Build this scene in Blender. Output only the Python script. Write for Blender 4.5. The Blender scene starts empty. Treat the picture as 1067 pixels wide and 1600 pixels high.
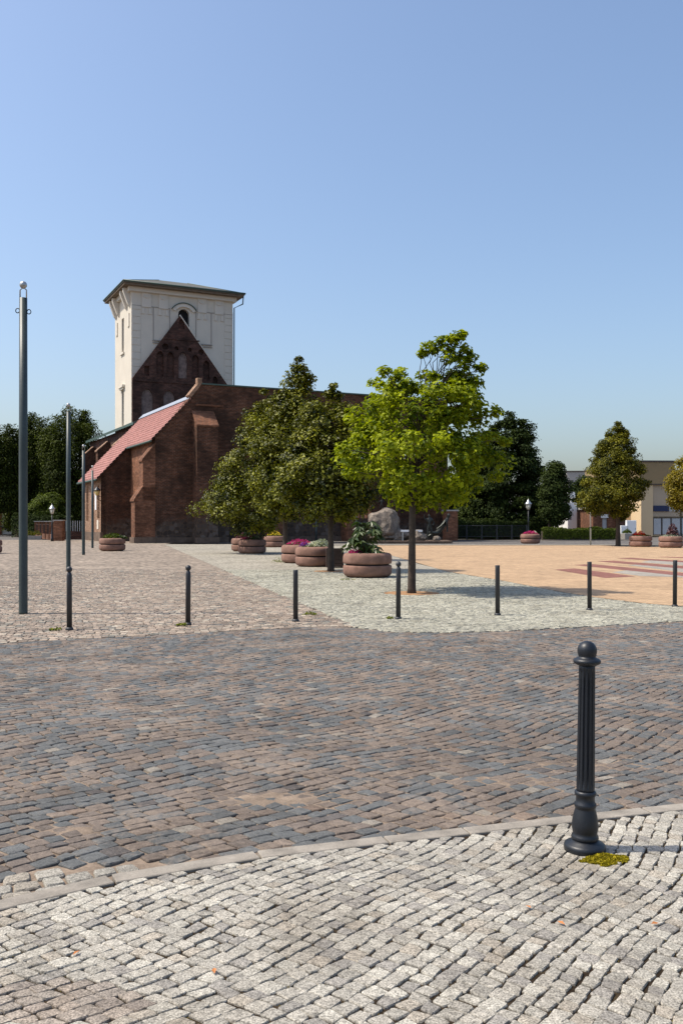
import bpy, bmesh, math, random
import numpy as np
from mathutils import Vector, Matrix
from mathutils.geometry import tessellate_polygon

# ------------------------------------------------------------------ camera, sky, sun, exposure
scene = bpy.context.scene
C = scene.collection
F, HY, EYE = 1450.0, 815.0, 1.6          # focal length and horizon row in photo pixels, eye height in metres
cam_data = bpy.data.cameras.new('camera')
cam = bpy.data.objects.new('camera', cam_data)
C.objects.link(cam)
cam.location = (0, 0, EYE)
cam.rotation_euler = (math.radians(90), 0, 0)
cam_data.sensor_fit = 'VERTICAL'
cam_data.sensor_height = 36.0
cam_data.lens = F * 36.0 / 1600.0
cam_data.shift_y = (HY - 800.0) / 1600.0
cam_data.clip_end = 6000
cam_data.clip_start = 0.05
scene.camera = cam

SUN_EL, SUN_AZ = math.radians(57), math.radians(-92)     # azimuth from +Y towards +X: the sun stands to the left
sun_dir = Vector((math.sin(SUN_AZ) * math.cos(SUN_EL), math.cos(SUN_AZ) * math.cos(SUN_EL), math.sin(SUN_EL)))
world = bpy.data.worlds.new('World')
scene.world = world
world.use_nodes = True
wn, wl = world.node_tree.nodes, world.node_tree.links
wn.clear()
sky = wn.new('ShaderNodeTexSky')
sky.sky_type = 'NISHITA'
sky.sun_disc = False
sky.sun_elevation = SUN_EL
sky.sun_rotation = SUN_AZ
sky.altitude = 0
sky.air_density = 1.08
sky.dust_density = 3.0
sky.ozone_density = 3.4
bg = wn.new('ShaderNodeBackground')
bg.inputs['Strength'].default_value = 0.15
wo = wn.new('ShaderNodeOutputWorld')
wl.new(sky.outputs['Color'], bg.inputs['Color'])
wl.new(bg.outputs['Background'], wo.inputs['Surface'])
sl = bpy.data.lights.new('sun', 'SUN')
sl.energy = 3.8
sl.angle = math.radians(0.53)
sl.color = (1.0, 0.92, 0.79)
sun = bpy.data.objects.new('sun', sl)
C.objects.link(sun)
sun.rotation_euler = (-sun_dir).to_track_quat('-Z', 'Y').to_euler()
sun.location = sun_dir * 60
vs = scene.view_settings
vs.view_transform = 'Standard'
vs.look = 'None'
vs.exposure = 0.4
vs.gamma = 1.0
vs.use_curve_mapping = False
scene.cycles.max_bounces = 8
scene.cycles.transparent_max_bounces = 8

# ------------------------------------------------------------------ helpers
rnd = random.Random(7)
NP = np.random.default_rng(11)


def G(x, y, z=0.0):
    """ground point (height z) seen at photo pixel x, y"""
    d = F * (EYE - z) / (y - HY)
    return Vector(((x - 533.5) / F * d, d, z))


def AT(x, y, d):
    """point at distance d seen at photo pixel x, y"""
    return Vector(((x - 533.5) / F * d, d, EYE + (HY - y) / F * d))


def link(o, parent=None):
    C.objects.link(o)
    if parent is not None:
        o.parent = parent
    return o


def tag(o, label=None, cat=None, group=None, kind=None):
    if label:
        o['label'] = label
    if cat:
        o['category'] = cat
    if group:
        o['group'] = group
    if kind:
        o['kind'] = kind
    return o


def empty(name, loc=(0, 0, 0), rz=0.0, label=None, cat=None, group=None):
    o = bpy.data.objects.new(name, None)
    o.empty_display_size = 0.2
    o.location = loc
    o.rotation_euler = (0, 0, rz)
    link(o)
    return tag(o, label, cat, group)


class MB:
    """collects vertices and faces for one mesh object"""

    def __init__(s):
        s.v, s.f, s.sm = [], [], []

    def add(s, vs_, fs_, smooth=False):
        n = len(s.v)
        s.v.extend([tuple(p) for p in vs_])
        for f in fs_:
            s.f.append(tuple(i + n for i in f))
            s.sm.append(smooth)
        return s

    def box(s, x0, x1, y0, y1, z0, z1):
        p = [(x0, y0, z0), (x1, y0, z0), (x1, y1, z0), (x0, y1, z0), (x0, y0, z1), (x1, y0, z1), (x1, y1, z1), (x0, y1, z1)]
        return s.add(p, [(0, 3, 2, 1), (4, 5, 6, 7), (0, 1, 5, 4), (1, 2, 6, 5), (2, 3, 7, 6), (3, 0, 4, 7)])

    def hexa(s, bot, top):
        return s.add(list(bot) + list(top), [(0, 3, 2, 1), (4, 5, 6, 7), (0, 1, 5, 4), (1, 2, 6, 5), (2, 3, 7, 6), (3, 0, 4, 7)])

    def prism(s, poly, vec):
        """polygon (3-D points) pushed along vec"""
        n = len(poly)
        a = [Vector(p) for p in poly]
        b = [p + Vector(vec) for p in a]
        fs = [tuple(range(n - 1, -1, -1)), tuple(range(n, 2 * n))]
        fs += [(i, (i + 1) % n, n + (i + 1) % n, n + i) for i in range(n)]
        return s.add(a + b, fs)

    def lathe(s, prof, seg=32, c=(0, 0, 0), flute=None, cap=True):
        """prof: list of (r, z) from bottom to top"""
        vs_, n = [], len(prof)
        for (r, z) in prof:
            for k in range(seg):
                a = 2 * math.pi * k / seg
                rr = r if flute is None else r - flute(a, z)
                vs_.append((c[0] + rr * math.cos(a), c[1] + rr * math.sin(a), c[2] + z))
        fs = []
        for i in range(n - 1):
            for k in range(seg):
                k2 = (k + 1) % seg
                fs.append((i * seg + k, i * seg + k2, (i + 1) * seg + k2, (i + 1) * seg + k))
        s.add(vs_, fs, True)
        if cap:
            m = len(s.v) - len(vs_)
            s.f.append(tuple(m + k for k in range(seg - 1, -1, -1)))
            s.sm.append(False)
            s.f.append(tuple(m + (n - 1) * seg + k for k in range(seg)))
            s.sm.append(False)
        return s

    def tube(s, pts, radii, seg=8, cap=True):
        pts = [Vector(p) for p in pts]
        if not isinstance(radii, (list, tuple)):
            radii = [radii] * len(pts)
        vs_ = []
        for i, p in enumerate(pts):
            d = (pts[min(i + 1, len(pts) - 1)] - pts[max(i - 1, 0)]).normalized()
            a = d.cross(Vector((0, 0, 1))) if abs(d.z) < 0.9 else d.cross(Vector((0, 1, 0)))
            a.normalize()
            b = d.cross(a)
            for k in range(seg):
                t = 2 * math.pi * k / seg
                vs_.append(p + a * (radii[i] * math.cos(t)) + b * (radii[i] * math.sin(t)))
        n = len(pts)
        fs = []
        for i in range(n - 1):
            for k in range(seg):
                k2 = (k + 1) % seg
                fs.append((i * seg + k, (i + 1) * seg + k, (i + 1) * seg + k2, i * seg + k2))
        if cap:
            fs.append(tuple(range(seg)))
            fs.append(tuple((n - 1) * seg + k for k in range(seg - 1, -1, -1)))
        return s.add(vs_, fs, True)

    def ball(s, c, r, seg=16, ring=10, squash=1.0):
        prof = []
        for i in range(ring + 1):
            a = -math.pi / 2 + math.pi * i / ring
            prof.append((max(r * math.cos(a), r * 0.002), r * squash * math.sin(a)))
        return s.lathe(prof, seg, c)

    def plate(s, outer, holes, to3, depth):
        """flat outline with holes, to3 maps (u, v, w) to 3-D; the plate runs from w = 0 (front) to depth"""
        loops = [list(outer)] + [list(h) for h in holes]
        tris = tessellate_polygon([[Vector((p[0], p[1], 0)) for p in l] for l in loops])
        flat = [p for l in loops for p in l]
        n = len(flat)
        vs_ = [to3(p[0], p[1], 0) for p in flat] + [to3(p[0], p[1], depth) for p in flat]
        fs = [tuple(t) for t in tris] + [(t[2] + n, t[1] + n, t[0] + n) for t in tris]
        base = 0
        for l in loops:
            m = len(l)
            for i in range(m):
                j = (i + 1) % m
                fs.append((base + i, base + j, base + j + n, base + i + n))
            base += m
        return s.add(vs_, fs)

    def build(s, name, mat, parent=None, loc=None, fix=True):
        me = bpy.data.meshes.new(name)
        me.from_pydata(s.v, [], s.f)
        me.polygons.foreach_set('use_smooth', s.sm)
        if fix:
            bm = bmesh.new()
            bm.from_mesh(me)
            bmesh.ops.recalc_face_normals(bm, faces=bm.faces)
            bm.to_mesh(me)
            bm.free()
        me.materials.append(mat)
        o = bpy.data.objects.new(name, me)
        if loc is not None:
            o.location = loc
        return link(o, parent)


def bevel(o, w=0.01, seg=2, angle=40):
    m = o.modifiers.new('bevel', 'BEVEL')
    m.width = w
    m.segments = seg
    m.limit_method = 'ANGLE'
    m.angle_limit = math.radians(angle)
    return o


def copy_tree(o, parent=None):
    c = o.copy()
    C.objects.link(c)
    c.parent = parent
    for ch in list(o.children):
        copy_tree(ch, c)
    return c


def arch(x0, x1, z0, zs, rise, n=8):
    """pointed arch outline: jambs x0..x1 from z0 to springing zs, then up by rise"""
    w = x1 - x0
    R = (rise * rise + w * w / 4) / w
    pts = [(x0, z0), (x1, z0), (x1, zs)]
    cx = x1 - R
    a1 = math.asin(min(1.0, rise / R))
    for i in range(1, n + 1):
        a = a1 * i / n
        pts.append((cx + R * math.cos(a), zs + R * math.sin(a)))
    cx = x0 + R
    for i in range(n - 1, -1, -1):
        a = a1 * i / n
        pts.append((cx - R * math.cos(a), zs + R * math.sin(a)))
    return pts


def rect(x0, x1, z0, z1):
    return [(x0, z0), (x1, z0), (x1, z1), (x0, z1)]


# ------------------------------------------------------------------ materials
class NT:
    def __init__(s, name):
        s.m = bpy.data.materials.new(name)
        s.m.use_nodes = True
        s.t = s.m.node_tree
        s.t.nodes.clear()
        s.out = s.n('ShaderNodeOutputMaterial')
        s.b = s.n('ShaderNodeBsdfPrincipled')
        s.l(s.b.outputs[0], s.out.inputs['Surface'])

    def n(s, typ, **kw):
        nd = s.t.nodes.new(typ)
        for k, v in kw.items():
            setattr(nd, k, v)
        return nd

    def l(s, a, b):
        s.t.links.new(a, b)

    def pos(s, kind='Position'):
        if kind == 'Position':
            return s.n('ShaderNodeNewGeometry').outputs['Position']
        return s.n('ShaderNodeTexCoord').outputs[kind]

    def noise(s, vec, scale, detail=4.0, rough=0.55, dist=0.0):
        nd = s.n('ShaderNodeTexNoise')
        nd.inputs['Scale'].default_value = scale
        nd.inputs['Detail'].default_value = detail
        nd.inputs['Roughness'].default_value = rough
        nd.inputs['Distortion'].default_value = dist
        s.l(vec, nd.inputs['Vector'])
        return nd.outputs['Fac']

    def ramp(s, fac, stops, interp='LINEAR'):
        nd = s.n('ShaderNodeValToRGB')
        cr = nd.color_ramp
        cr.interpolation = interp
        while len(cr.elements) < len(stops):
            cr.elements.new(0.5)
        for e, (p, c) in zip(cr.elements, stops):
            e.position = p
            e.color = (c, c, c, 1) if isinstance(c, (int, float)) else (c[0], c[1], c[2], 1)
        s.l(fac, nd.inputs['Fac'])
        return nd.outputs['Color']

    def mix(s, fac, a, b, mode='MIX'):
        nd = s.n('ShaderNodeMix', data_type='RGBA', blend_type=mode)
        for sock, val in ((nd.inputs[0], fac), (nd.inputs[6], a), (nd.inputs[7], b)):
            if isinstance(val, (int, float)):
                sock.default_value = val if sock == nd.inputs[0] else (val, val, val, 1)
            elif isinstance(val, tuple):
                sock.default_value = (val[0], val[1], val[2], 1)
            else:
                s.l(val, sock)
        return nd.outputs[2]

    def math(s, op, a, b=0.0):
        nd = s.n('ShaderNodeMath', operation=op)
        for sock, val in ((nd.inputs[0], a), (nd.inputs[1], b)):
            if isinstance(val, (int, float)):
                sock.default_value = val
            else:
                s.l(val, sock)
        return nd.outputs[0]

    def attr(s, name):
        nd = s.n('ShaderNodeAttribute')
        nd.attribute_name = name
        return nd.outputs['Color']

    def bump(s, h, strength=0.3, dist=0.01):
        nd = s.n('ShaderNodeBump')
        nd.inputs['Strength'].default_value = strength
        nd.inputs['Distance'].default_value = dist
        s.l(h, nd.inputs['Height'])
        s.l(nd.outputs[0], s.b.inputs['Normal'])

    def col(s, c):
        if isinstance(c, tuple):
            s.b.inputs['Base Color'].default_value = (c[0], c[1], c[2], 1)
        else:
            s.l(c, s.b.inputs['Base Color'])

    def rough(s, r, spec=0.5):
        if isinstance(r, (int, float)):
            s.b.inputs['Roughness'].default_value = r
        else:
            s.l(r, s.b.inputs['Roughness'])
        s.b.inputs['Specular IOR Level'].default_value = spec


def plain(name, c, rough=0.7, var=0.25, scale=3.0, fine=40.0, metal=0.0, spec=0.4, bump=0.1):
    t = NT(name)
    p = t.pos('Object')
    big = t.noise(p, scale, 5)
    sm = t.noise(p, fine, 3)
    f = t.math('ADD', t.math('MULTIPLY', big, 0.65), t.math('MULTIPLY', sm, 0.35))
    lo = tuple(v * (1 - var) for v in c)
    hi = tuple(min(1, v * (1 + var)) for v in c)
    t.col(t.ramp(f, [(0.3, lo), (0.7, hi)]))
    t.rough(rough, spec)
    t.b.inputs['Metallic'].default_value = metal
    if bump:
        t.bump(sm, bump, 0.01)
    return t.m


def stone_mat(name, speck, fine=170.0, contrast=0.5, sand=None, rough=0.8, spec=0.25):
    """cobblestone: own colour per stone, granite grains, worn top"""
    t = NT(name)
    p = t.pos()
    c = t.attr('stone_color')
    g1 = t.noise(p, fine, 2, 0.6)
    g2 = t.noise(p, fine * 0.37, 3, 0.6)
    g3 = t.noise(p, 22, 4, 0.6)
    c = t.mix(contrast, c, t.ramp(g1, [(0.36, 0.25), (0.47, 0.8), (0.56, 1.05), (0.68, 1.5)]), 'MULTIPLY')
    c = t.mix(contrast * 0.8, c, t.ramp(g2, [(0.33, 0.45), (0.5, 1.0), (0.68, 1.35)]), 'MULTIPLY')
    c = t.mix(0.5, c, t.ramp(g3, [(0.3, 0.65), (0.7, 1.25)]), 'MULTIPLY')
    g4 = t.noise(p, 1.5, 6, 0.65, 0.4)
    c = t.mix(0.75, c, t.ramp(g4, [(0.32, (0.66, 0.63, 0.6)), (0.5, (0.98, 0.98, 0.98)), (0.68, (1.12, 1.12, 1.12))]), 'MULTIPLY')
    if sand:
        m = t.noise(p, 1.1, 4, 0.6)
        m2 = t.noise(p, 28, 4, 0.65)
        f = t.math('ADD', t.math('MULTIPLY', m, 0.8), t.math('MULTIPLY', m2, 0.5))
        c = t.mix(t.ramp(f, [(0.66, 0.0), (0.86, 0.7)]), c, sand)
    t.col(c)
    t.rough(rough, spec)
    h = t.math('ADD', g3, t.math('MULTIPLY', g2, 0.5))
    t.bump(h, 0.55, 0.006)
    return t.m


def bed_mat(name, a, b, c3):
    t = NT(name)
    p = t.pos()
    n1 = t.noise(p, 6, 5, 0.65)
    n2 = t.noise(p, 60, 4, 0.7)
    f = t.math('ADD', t.math('MULTIPLY', n1, 0.6), t.math('MULTIPLY', n2, 0.4))
    t.col(t.ramp(f, [(0.33, a), (0.5, b), (0.66, c3)]))
    t.rough(0.95, 0.1)
    t.bump(n2, 0.6, 0.01)
    return t.m


def brick_mat(name, c1, c2, dark, field=0.0, mortar=(0.12, 0.09, 0.07)):
    t = NT(name)
    p = t.pos('Object')
    sx = t.n('ShaderNodeSeparateXYZ')
    t.l(p, sx.inputs[0])
    u = t.math('ADD', sx.outputs[0], sx.outputs[1])
    cb = t.n('ShaderNodeCombineXYZ')
    t.l(u, cb.inputs[0])
    t.l(sx.outputs[2], cb.inputs[1])
    bt = t.n('ShaderNodeTexBrick')
    t.l(cb.outputs[0], bt.inputs['Vector'])
    bt.inputs['Scale'].default_value = 1.0
    bt.inputs['Brick Width'].default_value = 0.29
    bt.inputs['Row Height'].default_value = 0.105
    bt.inputs['Mortar Size'].default_value = 0.014
    bt.inputs['Mortar Smooth'].default_value = 0.3
    bt.inputs['Bias'].default_value = -0.1
    bt.inputs['Color1'].default_value = (*c1, 1)
    bt.inputs['Color2'].default_value = (*c2, 1)
    bt.inputs['Mortar'].default_value = (*mortar, 1)
    c = bt.outputs['Color']
    big = t.noise(p, 0.45, 6, 0.62)
    st_ = t.n('ShaderNodeMapping')
    st_.inputs['Scale'].default_value = (1.0, 1.0, 2.6)
    t.l(p, st_.inputs[0])
    mid = t.noise(st_.outputs[0], 2.2, 6, 0.75)
    c = t.mix(t.ramp(big, [(0.42, 0.0), (0.62, 0.75)]), c, dark)
    c = t.mix(0.8, c, t.ramp(mid, [(0.3, 0.3), (0.52, 1.0), (0.72, 2.1)]), 'MULTIPLY')
    h = bt.outputs['Fac']
    if field:
        # field stones in the lowest courses
        vo = t.n('ShaderNodeTexVoronoi', feature='DISTANCE_TO_EDGE')
        vo.inputs['Scale'].default_value = 3.4
        t.l(p, vo.inputs['Vector'])
        vc = t.n('ShaderNodeTexVoronoi', feature='F1')
        vc.inputs['Scale'].default_value = 3.4
        t.l(p, vc.inputs['Vector'])
        sc_ = t.n('ShaderNodeSeparateColor')
        t.l(vc.outputs['Color'], sc_.inputs[0])
        st = t.ramp(sc_.outputs[0], [(0.0, (0.045, 0.034, 0.028)), (0.6, (0.085, 0.065, 0.053)), (1.0, (0.14, 0.115, 0.098))])
        st = t.mix(t.ramp(vo.outputs['Distance'], [(0.03, 1.0), (0.09, 0.0)]), st, (0.1, 0.066, 0.044))
        zz = t.math('ADD', sx.outputs[2], t.math('MULTIPLY', mid, 1.6))
        zz = t.math('ADD', zz, t.math('MULTIPLY', big, 3.0))
        k = t.ramp(t.math('DIVIDE', zz, 6.0), [((field + 2.0) / 6.0, 1.0), ((field + 2.45) / 6.0, 0.0)])
        c = t.mix(k, c, st)
    t.col(c)
    t.rough(0.9, 0.2)
    t.bump(h, -0.35, 0.02)
    return t.m


def leaf_mat(name, c_lo, c_hi, trans=0.35, rough=0.45, spec=0.4):
    t = NT(name)
    a = t.attr('leaf_tint')
    sp = t.n('ShaderNodeSeparateColor')
    t.l(a, sp.inputs[0])
    c = t.ramp(sp.outputs[0], [(0.0, c_lo), (1.0, c_hi)])
    t.col(c)
    t.rough(rough, spec)
    tr = t.n('ShaderNodeBsdfTranslucent')
    t.l(t.mix(1.0, c, (1.25, 1.3, 0.6), 'MULTIPLY'), tr.inputs['Color'])
    mx = t.n('ShaderNodeMixShader')
    mx.inputs[0].default_value = trans
    t.l(t.b.outputs[0], mx.inputs[1])
    t.l(tr.outputs[0], mx.inputs[2])
    t.l(mx.outputs[0], t.out.inputs['Surface'])
    return t.m


M = {}
M['granite'] = stone_mat('light_granite_setts', None, 150, 0.75)
M['road_stone'] = stone_mat('mixed_road_setts', None, 120, 0.4, sand=(0.27, 0.212, 0.163))
M['plaza_stone'] = stone_mat('grey_brown_setts', None, 90, 0.4, sand=(0.36, 0.29, 0.225))
M['pale_stone'] = stone_mat('pale_mosaic_setts', None, 90, 0.4)
M['bed_dark'] = bed_mat('joint_soil', (0.013, 0.009, 0.006), (0.03, 0.021, 0.013), (0.075, 0.055, 0.032))
M['bed_sand'] = bed_mat('joint_sand', (0.12, 0.092, 0.07), (0.21, 0.162, 0.122), (0.31, 0.24, 0.18))
M['bed_grey'] = bed_mat('joint_grey', (0.07, 0.058, 0.045), (0.125, 0.1, 0.08), (0.2, 0.165, 0.13))
M['kerb'] = plain('kerb_granite', (0.25, 0.222, 0.185), 0.9, 0.42, 7, 130, bump=0.3)
M['iron'] = plain('bollard_paint', (0.006, 0.0085, 0.0135), 0.45, 0.45, 8, 90, spec=0.5, bump=0.06)
M['post_grey'] = plain('post_grey_paint', (0.026, 0.027, 0.031), 0.5, 0.25, 7, 60, spec=0.5, bump=0.05)
M['pole_green'] = plain('pole_green_paint', (0.032, 0.046, 0.045), 0.45, 0.3, 2.5, 25, spec=0.5, bump=0.05)
M['steel'] = plain('dull_steel', (0.45, 0.45, 0.44), 0.35, 0.15, 6, 50, metal=0.8, bump=0.03)
M['concrete_red'] = plain('reddish_wash_concrete', (0.22, 0.128, 0.098), 0.9, 0.45, 3, 55, spec=0.2, bump=0.5)
M['concrete'] = plain('grey_concrete', (0.36, 0.34, 0.31), 0.9, 0.2, 3, 50, spec=0.2, bump=0.3)
M['soil'] = bed_mat('flower_soil', (0.03, 0.02, 0.014), (0.06, 0.042, 0.03), (0.11, 0.08, 0.055))
M['dirt'] = bed_mat('tree_pit_dirt', (0.22, 0.12, 0.06), (0.33, 0.19, 0.1), (0.42, 0.26, 0.15))
M['brick'] = brick_mat('old_brick', (0.122, 0.045, 0.021), (0.07, 0.027, 0.014), (0.026, 0.0155, 0.011), field=1.7)
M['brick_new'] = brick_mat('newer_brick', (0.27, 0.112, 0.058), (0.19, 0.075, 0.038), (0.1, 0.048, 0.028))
M['brick_dark'] = brick_mat('weathered_brick', (0.1, 0.036, 0.025), (0.058, 0.023, 0.018), (0.024, 0.015, 0.012))
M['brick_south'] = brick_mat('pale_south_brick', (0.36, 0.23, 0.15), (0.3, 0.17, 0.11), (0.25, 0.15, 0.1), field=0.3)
M['stonework'] = plain('field_stone', (0.13, 0.09, 0.065), 0.9, 0.5, 2.6, 20, bump=0.6)
M['plaster'] = plain('cream_plaster', (0.6, 0.55, 0.465), 0.85, 0.07, 0.6, 12, spec=0.2, bump=0.05)
M['plaster_trim'] = plain('cream_trim', (0.62, 0.57, 0.49), 0.85, 0.05, 0.8, 12, spec=0.2, bump=0.03)
M['groove'] = plain('plaster_shadow_joint', (0.3, 0.27, 0.24), 0.9, 0.1)
M['white_render'] = plain('white_render', (0.78, 0.76, 0.72), 0.85, 0.06, 0.8, 12, spec=0.2, bump=0.04)
M['old_plaster'] = plain('flaking_plaster', (0.2, 0.145, 0.125), 0.9, 0.6, 1.6, 5, spec=0.2, bump=0.2)
M['copper'] = plain('green_copper_sheet', (0.05, 0.085, 0.07), 0.5, 0.3, 1.2, 20, spec=0.4, bump=0.05)
M['roof_brown'] = plain('brown_roof_sheet', (0.105, 0.1, 0.075), 0.6, 0.2, 1.0, 12, bump=0.05)
M['soffit'] = plain('soffit_boards', (0.16, 0.115, 0.075), 0.8, 0.2)
M['tile'] = plain('red_clay_tile', (0.31, 0.145, 0.125), 0.8, 0.3, 1.5, 9, spec=0.3, bump=0.1)
M['zinc'] = plain('zinc_flashing', (0.3, 0.33, 0.38), 0.55, 0.1, 2, 20, metal=0.4, bump=0.03)
M['black'] = plain('dark_interior', (0.01, 0.01, 0.011), 0.9, 0.2)
M['glass_dark'] = plain('dark_window_glass', (0.02, 0.024, 0.028), 0.08, 0.2, spec=0.6, bump=0)
M['glass_pale'] = plain('pale_reflection_glass', (0.42, 0.44, 0.46), 0.15, 0.12, 0.7, 3, spec=0.6, bump=0)  # pale base colour stands in for reflections in the panes
M['wood_dark'] = plain('dark_stained_wood', (0.05, 0.03, 0.022), 0.75, 0.35, 3, 30, bump=0.3)
M['bark'] = plain('grey_brown_bark', (0.06, 0.045, 0.034), 0.95, 0.45, 5, 35, bump=0.9)
M['bronze'] = plain('dark_bronze', (0.05, 0.054, 0.05), 0.5, 0.35, 6, 30, metal=0.85, spec=0.5, bump=0.25)
M['boulder'] = plain('granite_boulder', (0.2, 0.168, 0.138), 0.95, 0.6, 2.2, 9, spec=0.2, bump=0.9)
M['beige'] = plain('beige_render', (0.62, 0.47, 0.29), 0.85, 0.05, 0.4, 8, spec=0.2, bump=0.03)
M['beige_grey'] = plain('greyish_panel_render', (0.46, 0.365, 0.265), 0.85, 0.05, 0.4, 8, spec=0.2, bump=0.03)
M['brown_panel'] = plain('brown_facade_panel', (0.26, 0.185, 0.095), 0.7, 0.08, 0.4, 6, bump=0.03)
M['brown_line'] = plain('dark_trim', (0.07, 0.055, 0.045), 0.6, 0.1)
M['blue'] = plain('dark_blue_sign', (0.012, 0.022, 0.075), 0.4, 0.1)
M['grey_block'] = plain('grey_facade', (0.36, 0.33, 0.3), 0.85, 0.1)
M['white_metal'] = plain('white_metal', (0.75, 0.76, 0.77), 0.45, 0.05)
M['lamp_glass'] = plain('frosted_lamp_glass', (0.72, 0.69, 0.58), 0.3, 0.05)
M['lamp_amber'] = plain('yellowed_lamp_glass', (0.6, 0.45, 0.16), 0.3, 0.1)
M['moss'] = leaf_mat('moss_green', (0.13, 0.11, 0.008), (0.42, 0.34, 0.02), 0.25, 0.8, 0.1)
M['weed'] = leaf_mat('weed_green', (0.09, 0.11, 0.02), (0.24, 0.26, 0.05), 0.3, 0.7, 0.2)
M['leaf_bright'] = leaf_mat('fresh_maple_leaf', (0.05, 0.088, 0.002), (0.36, 0.4, 0.009), 0.34, 0.6, 0.2)
M['leaf_linden'] = leaf_mat('linden_leaf', (0.015, 0.024, 0.002), (0.25, 0.25, 0.007), 0.14, 0.5, 0.3)
M['leaf_hornbeam'] = leaf_mat('ochre_linden_leaf', (0.026, 0.034, 0.003), (0.185, 0.175, 0.009), 0.2, 0.6, 0.2)
M['leaf_yellow'] = leaf_mat('yellowing_leaf', (0.12, 0.10, 0.008), (0.32, 0.25, 0.02), 0.35, 0.5, 0.3)
M['leaf_dark'] = leaf_mat('dark_conifer_leaf', (0.01, 0.02, 0.004), (0.05, 0.072, 0.012), 0.15, 0.7, 0.15)
M['leaf_willow'] = leaf_mat('weeping_leaf', (0.016, 0.026, 0.003), (0.085, 0.11, 0.012), 0.2, 0.65, 0.15)
M['leaf_hedge'] = leaf_mat('hedge_leaf', (0.025, 0.042, 0.004), (0.11, 0.145, 0.01), 0.2, 0.6, 0.2)
M['leaf_plant'] = leaf_mat('glossy_plant_leaf', (0.03, 0.055, 0.014), (0.085, 0.12, 0.03), 0.2, 0.35, 0.5)
M['leaf_silver'] = leaf_mat('silver_leaf', (0.22, 0.26, 0.2), (0.48, 0.5, 0.42), 0.2, 0.6, 0.2)
M['leaf_purple'] = leaf_mat('purple_leaf', (0.05, 0.016, 0.02), (0.13, 0.04, 0.05), 0.2, 0.5, 0.4)
M['petal_magenta'] = leaf_mat('magenta_petal', (0.36, 0.01, 0.12), (0.62, 0.05, 0.26), 0.3, 0.6, 0.2)
M['petal_purple'] = leaf_mat('violet_petal', (0.12, 0.015, 0.25), (0.28, 0.05, 0.45), 0.3, 0.6, 0.2)
M['petal_red'] = leaf_mat('red_petal', (0.42, 0.01, 0.008), (0.7, 0.03, 0.02), 0.25, 0.6, 0.2)
M['petal_yellow'] = leaf_mat('yellow_petal', (0.55, 0.38, 0.02), (0.8, 0.62, 0.05), 0.3, 0.6, 0.2)
M['petal_white'] = leaf_mat('white_petal', (0.55, 0.56, 0.5), (0.8, 0.8, 0.76), 0.3, 0.6, 0.2)


def paver_mat(name, cols, w, h, mort, rot=0.5):
    t = NT(name)
    p = t.pos()
    mp = t.n('ShaderNodeMapping')
    mp.inputs['Rotation'].default_value = (0, 0, rot)
    t.l(p, mp.inputs[0])
    bt = t.n('ShaderNodeTexBrick')
    t.l(mp.outputs[0], bt.inputs['Vector'])
    bt.inputs['Scale'].default_value = 1.0
    bt.inputs['Brick Width'].default_value = w
    bt.inputs['Row Height'].default_value = h
    bt.inputs['Mortar Size'].default_value = 0.006
    bt.inputs['Mortar Smooth'].default_value = 0.4
    bt.inputs['Color1'].default_value = (*cols[0], 1)
    bt.inputs['Color2'].default_value = (*cols[1], 1)
    bt.inputs['Mortar'].default_value = (*mort, 1)
    n1 = t.noise(p, 0.5, 6, 0.6)
    n2 = t.noise(p, 6, 4, 0.6)
    c = t.mix(0.5, bt.outputs['Color'], t.ramp(n1, [(0.3, 0.78), (0.7, 1.2)]), 'MULTIPLY')
    c = t.mix(0.6, c, t.ramp(n2, [(0.3, 0.7), (0.7, 1.3)]), 'MULTIPLY')
    n3 = t.noise(p, 1.7, 6, 0.7, 0.6)
    c = t.mix(0.5, c, t.ramp(n3, [(0.36, 0.62), (0.5, 1.0), (0.66, 1.18)]), 'MULTIPLY')
    t.col(c)
    t.rough(0.9, 0.2)
    t.bump(bt.outputs['Fac'], -0.4, 0.008)
    return t.m


M['orange_paver'] = paver_mat('sand_orange_pavers', ((0.46, 0.315, 0.19), (0.375, 0.255, 0.152)), 0.2, 0.1, (0.2, 0.14, 0.095))
M['red_paver'] = paver_mat('brick_red_pavers', ((0.235, 0.105, 0.082), (0.195, 0.085, 0.068)), 0.2, 0.1, (0.16, 0.08, 0.06))
M['grey_paver'] = paver_mat('pale_grey_pavers', ((0.33, 0.30, 0.255), (0.28, 0.255, 0.22)), 0.1, 0.1, (0.2, 0.18, 0.15))


def far_cobble_mat(name, c1, c2, c3, scale):
    t = NT(name)
    p = t.pos()
    vo = t.n('ShaderNodeTexVoronoi', feature='F1')
    vo.inputs['Scale'].default_value = scale
    t.l(p, vo.inputs['Vector'])
    sp = t.n('ShaderNodeSeparateColor')
    t.l(vo.outputs['Color'], sp.inputs[0])
    c = t.ramp(sp.outputs[0], [(0.0, c1), (0.5, c2), (1.0, c3)])
    n1 = t.noise(p, 0.35, 6, 0.6)
    c = t.mix(0.6, c, t.ramp(n1, [(0.3, 0.7), (0.7, 1.25)]), 'MULTIPLY')
    c = t.mix(t.ramp(vo.outputs['Distance'], [(0.45, 0.0), (0.75, 0.7)]), c, tuple(v * 0.45 for v in c1))
    t.col(c)
    t.rough(0.9, 0.2)
    return t.m


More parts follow.
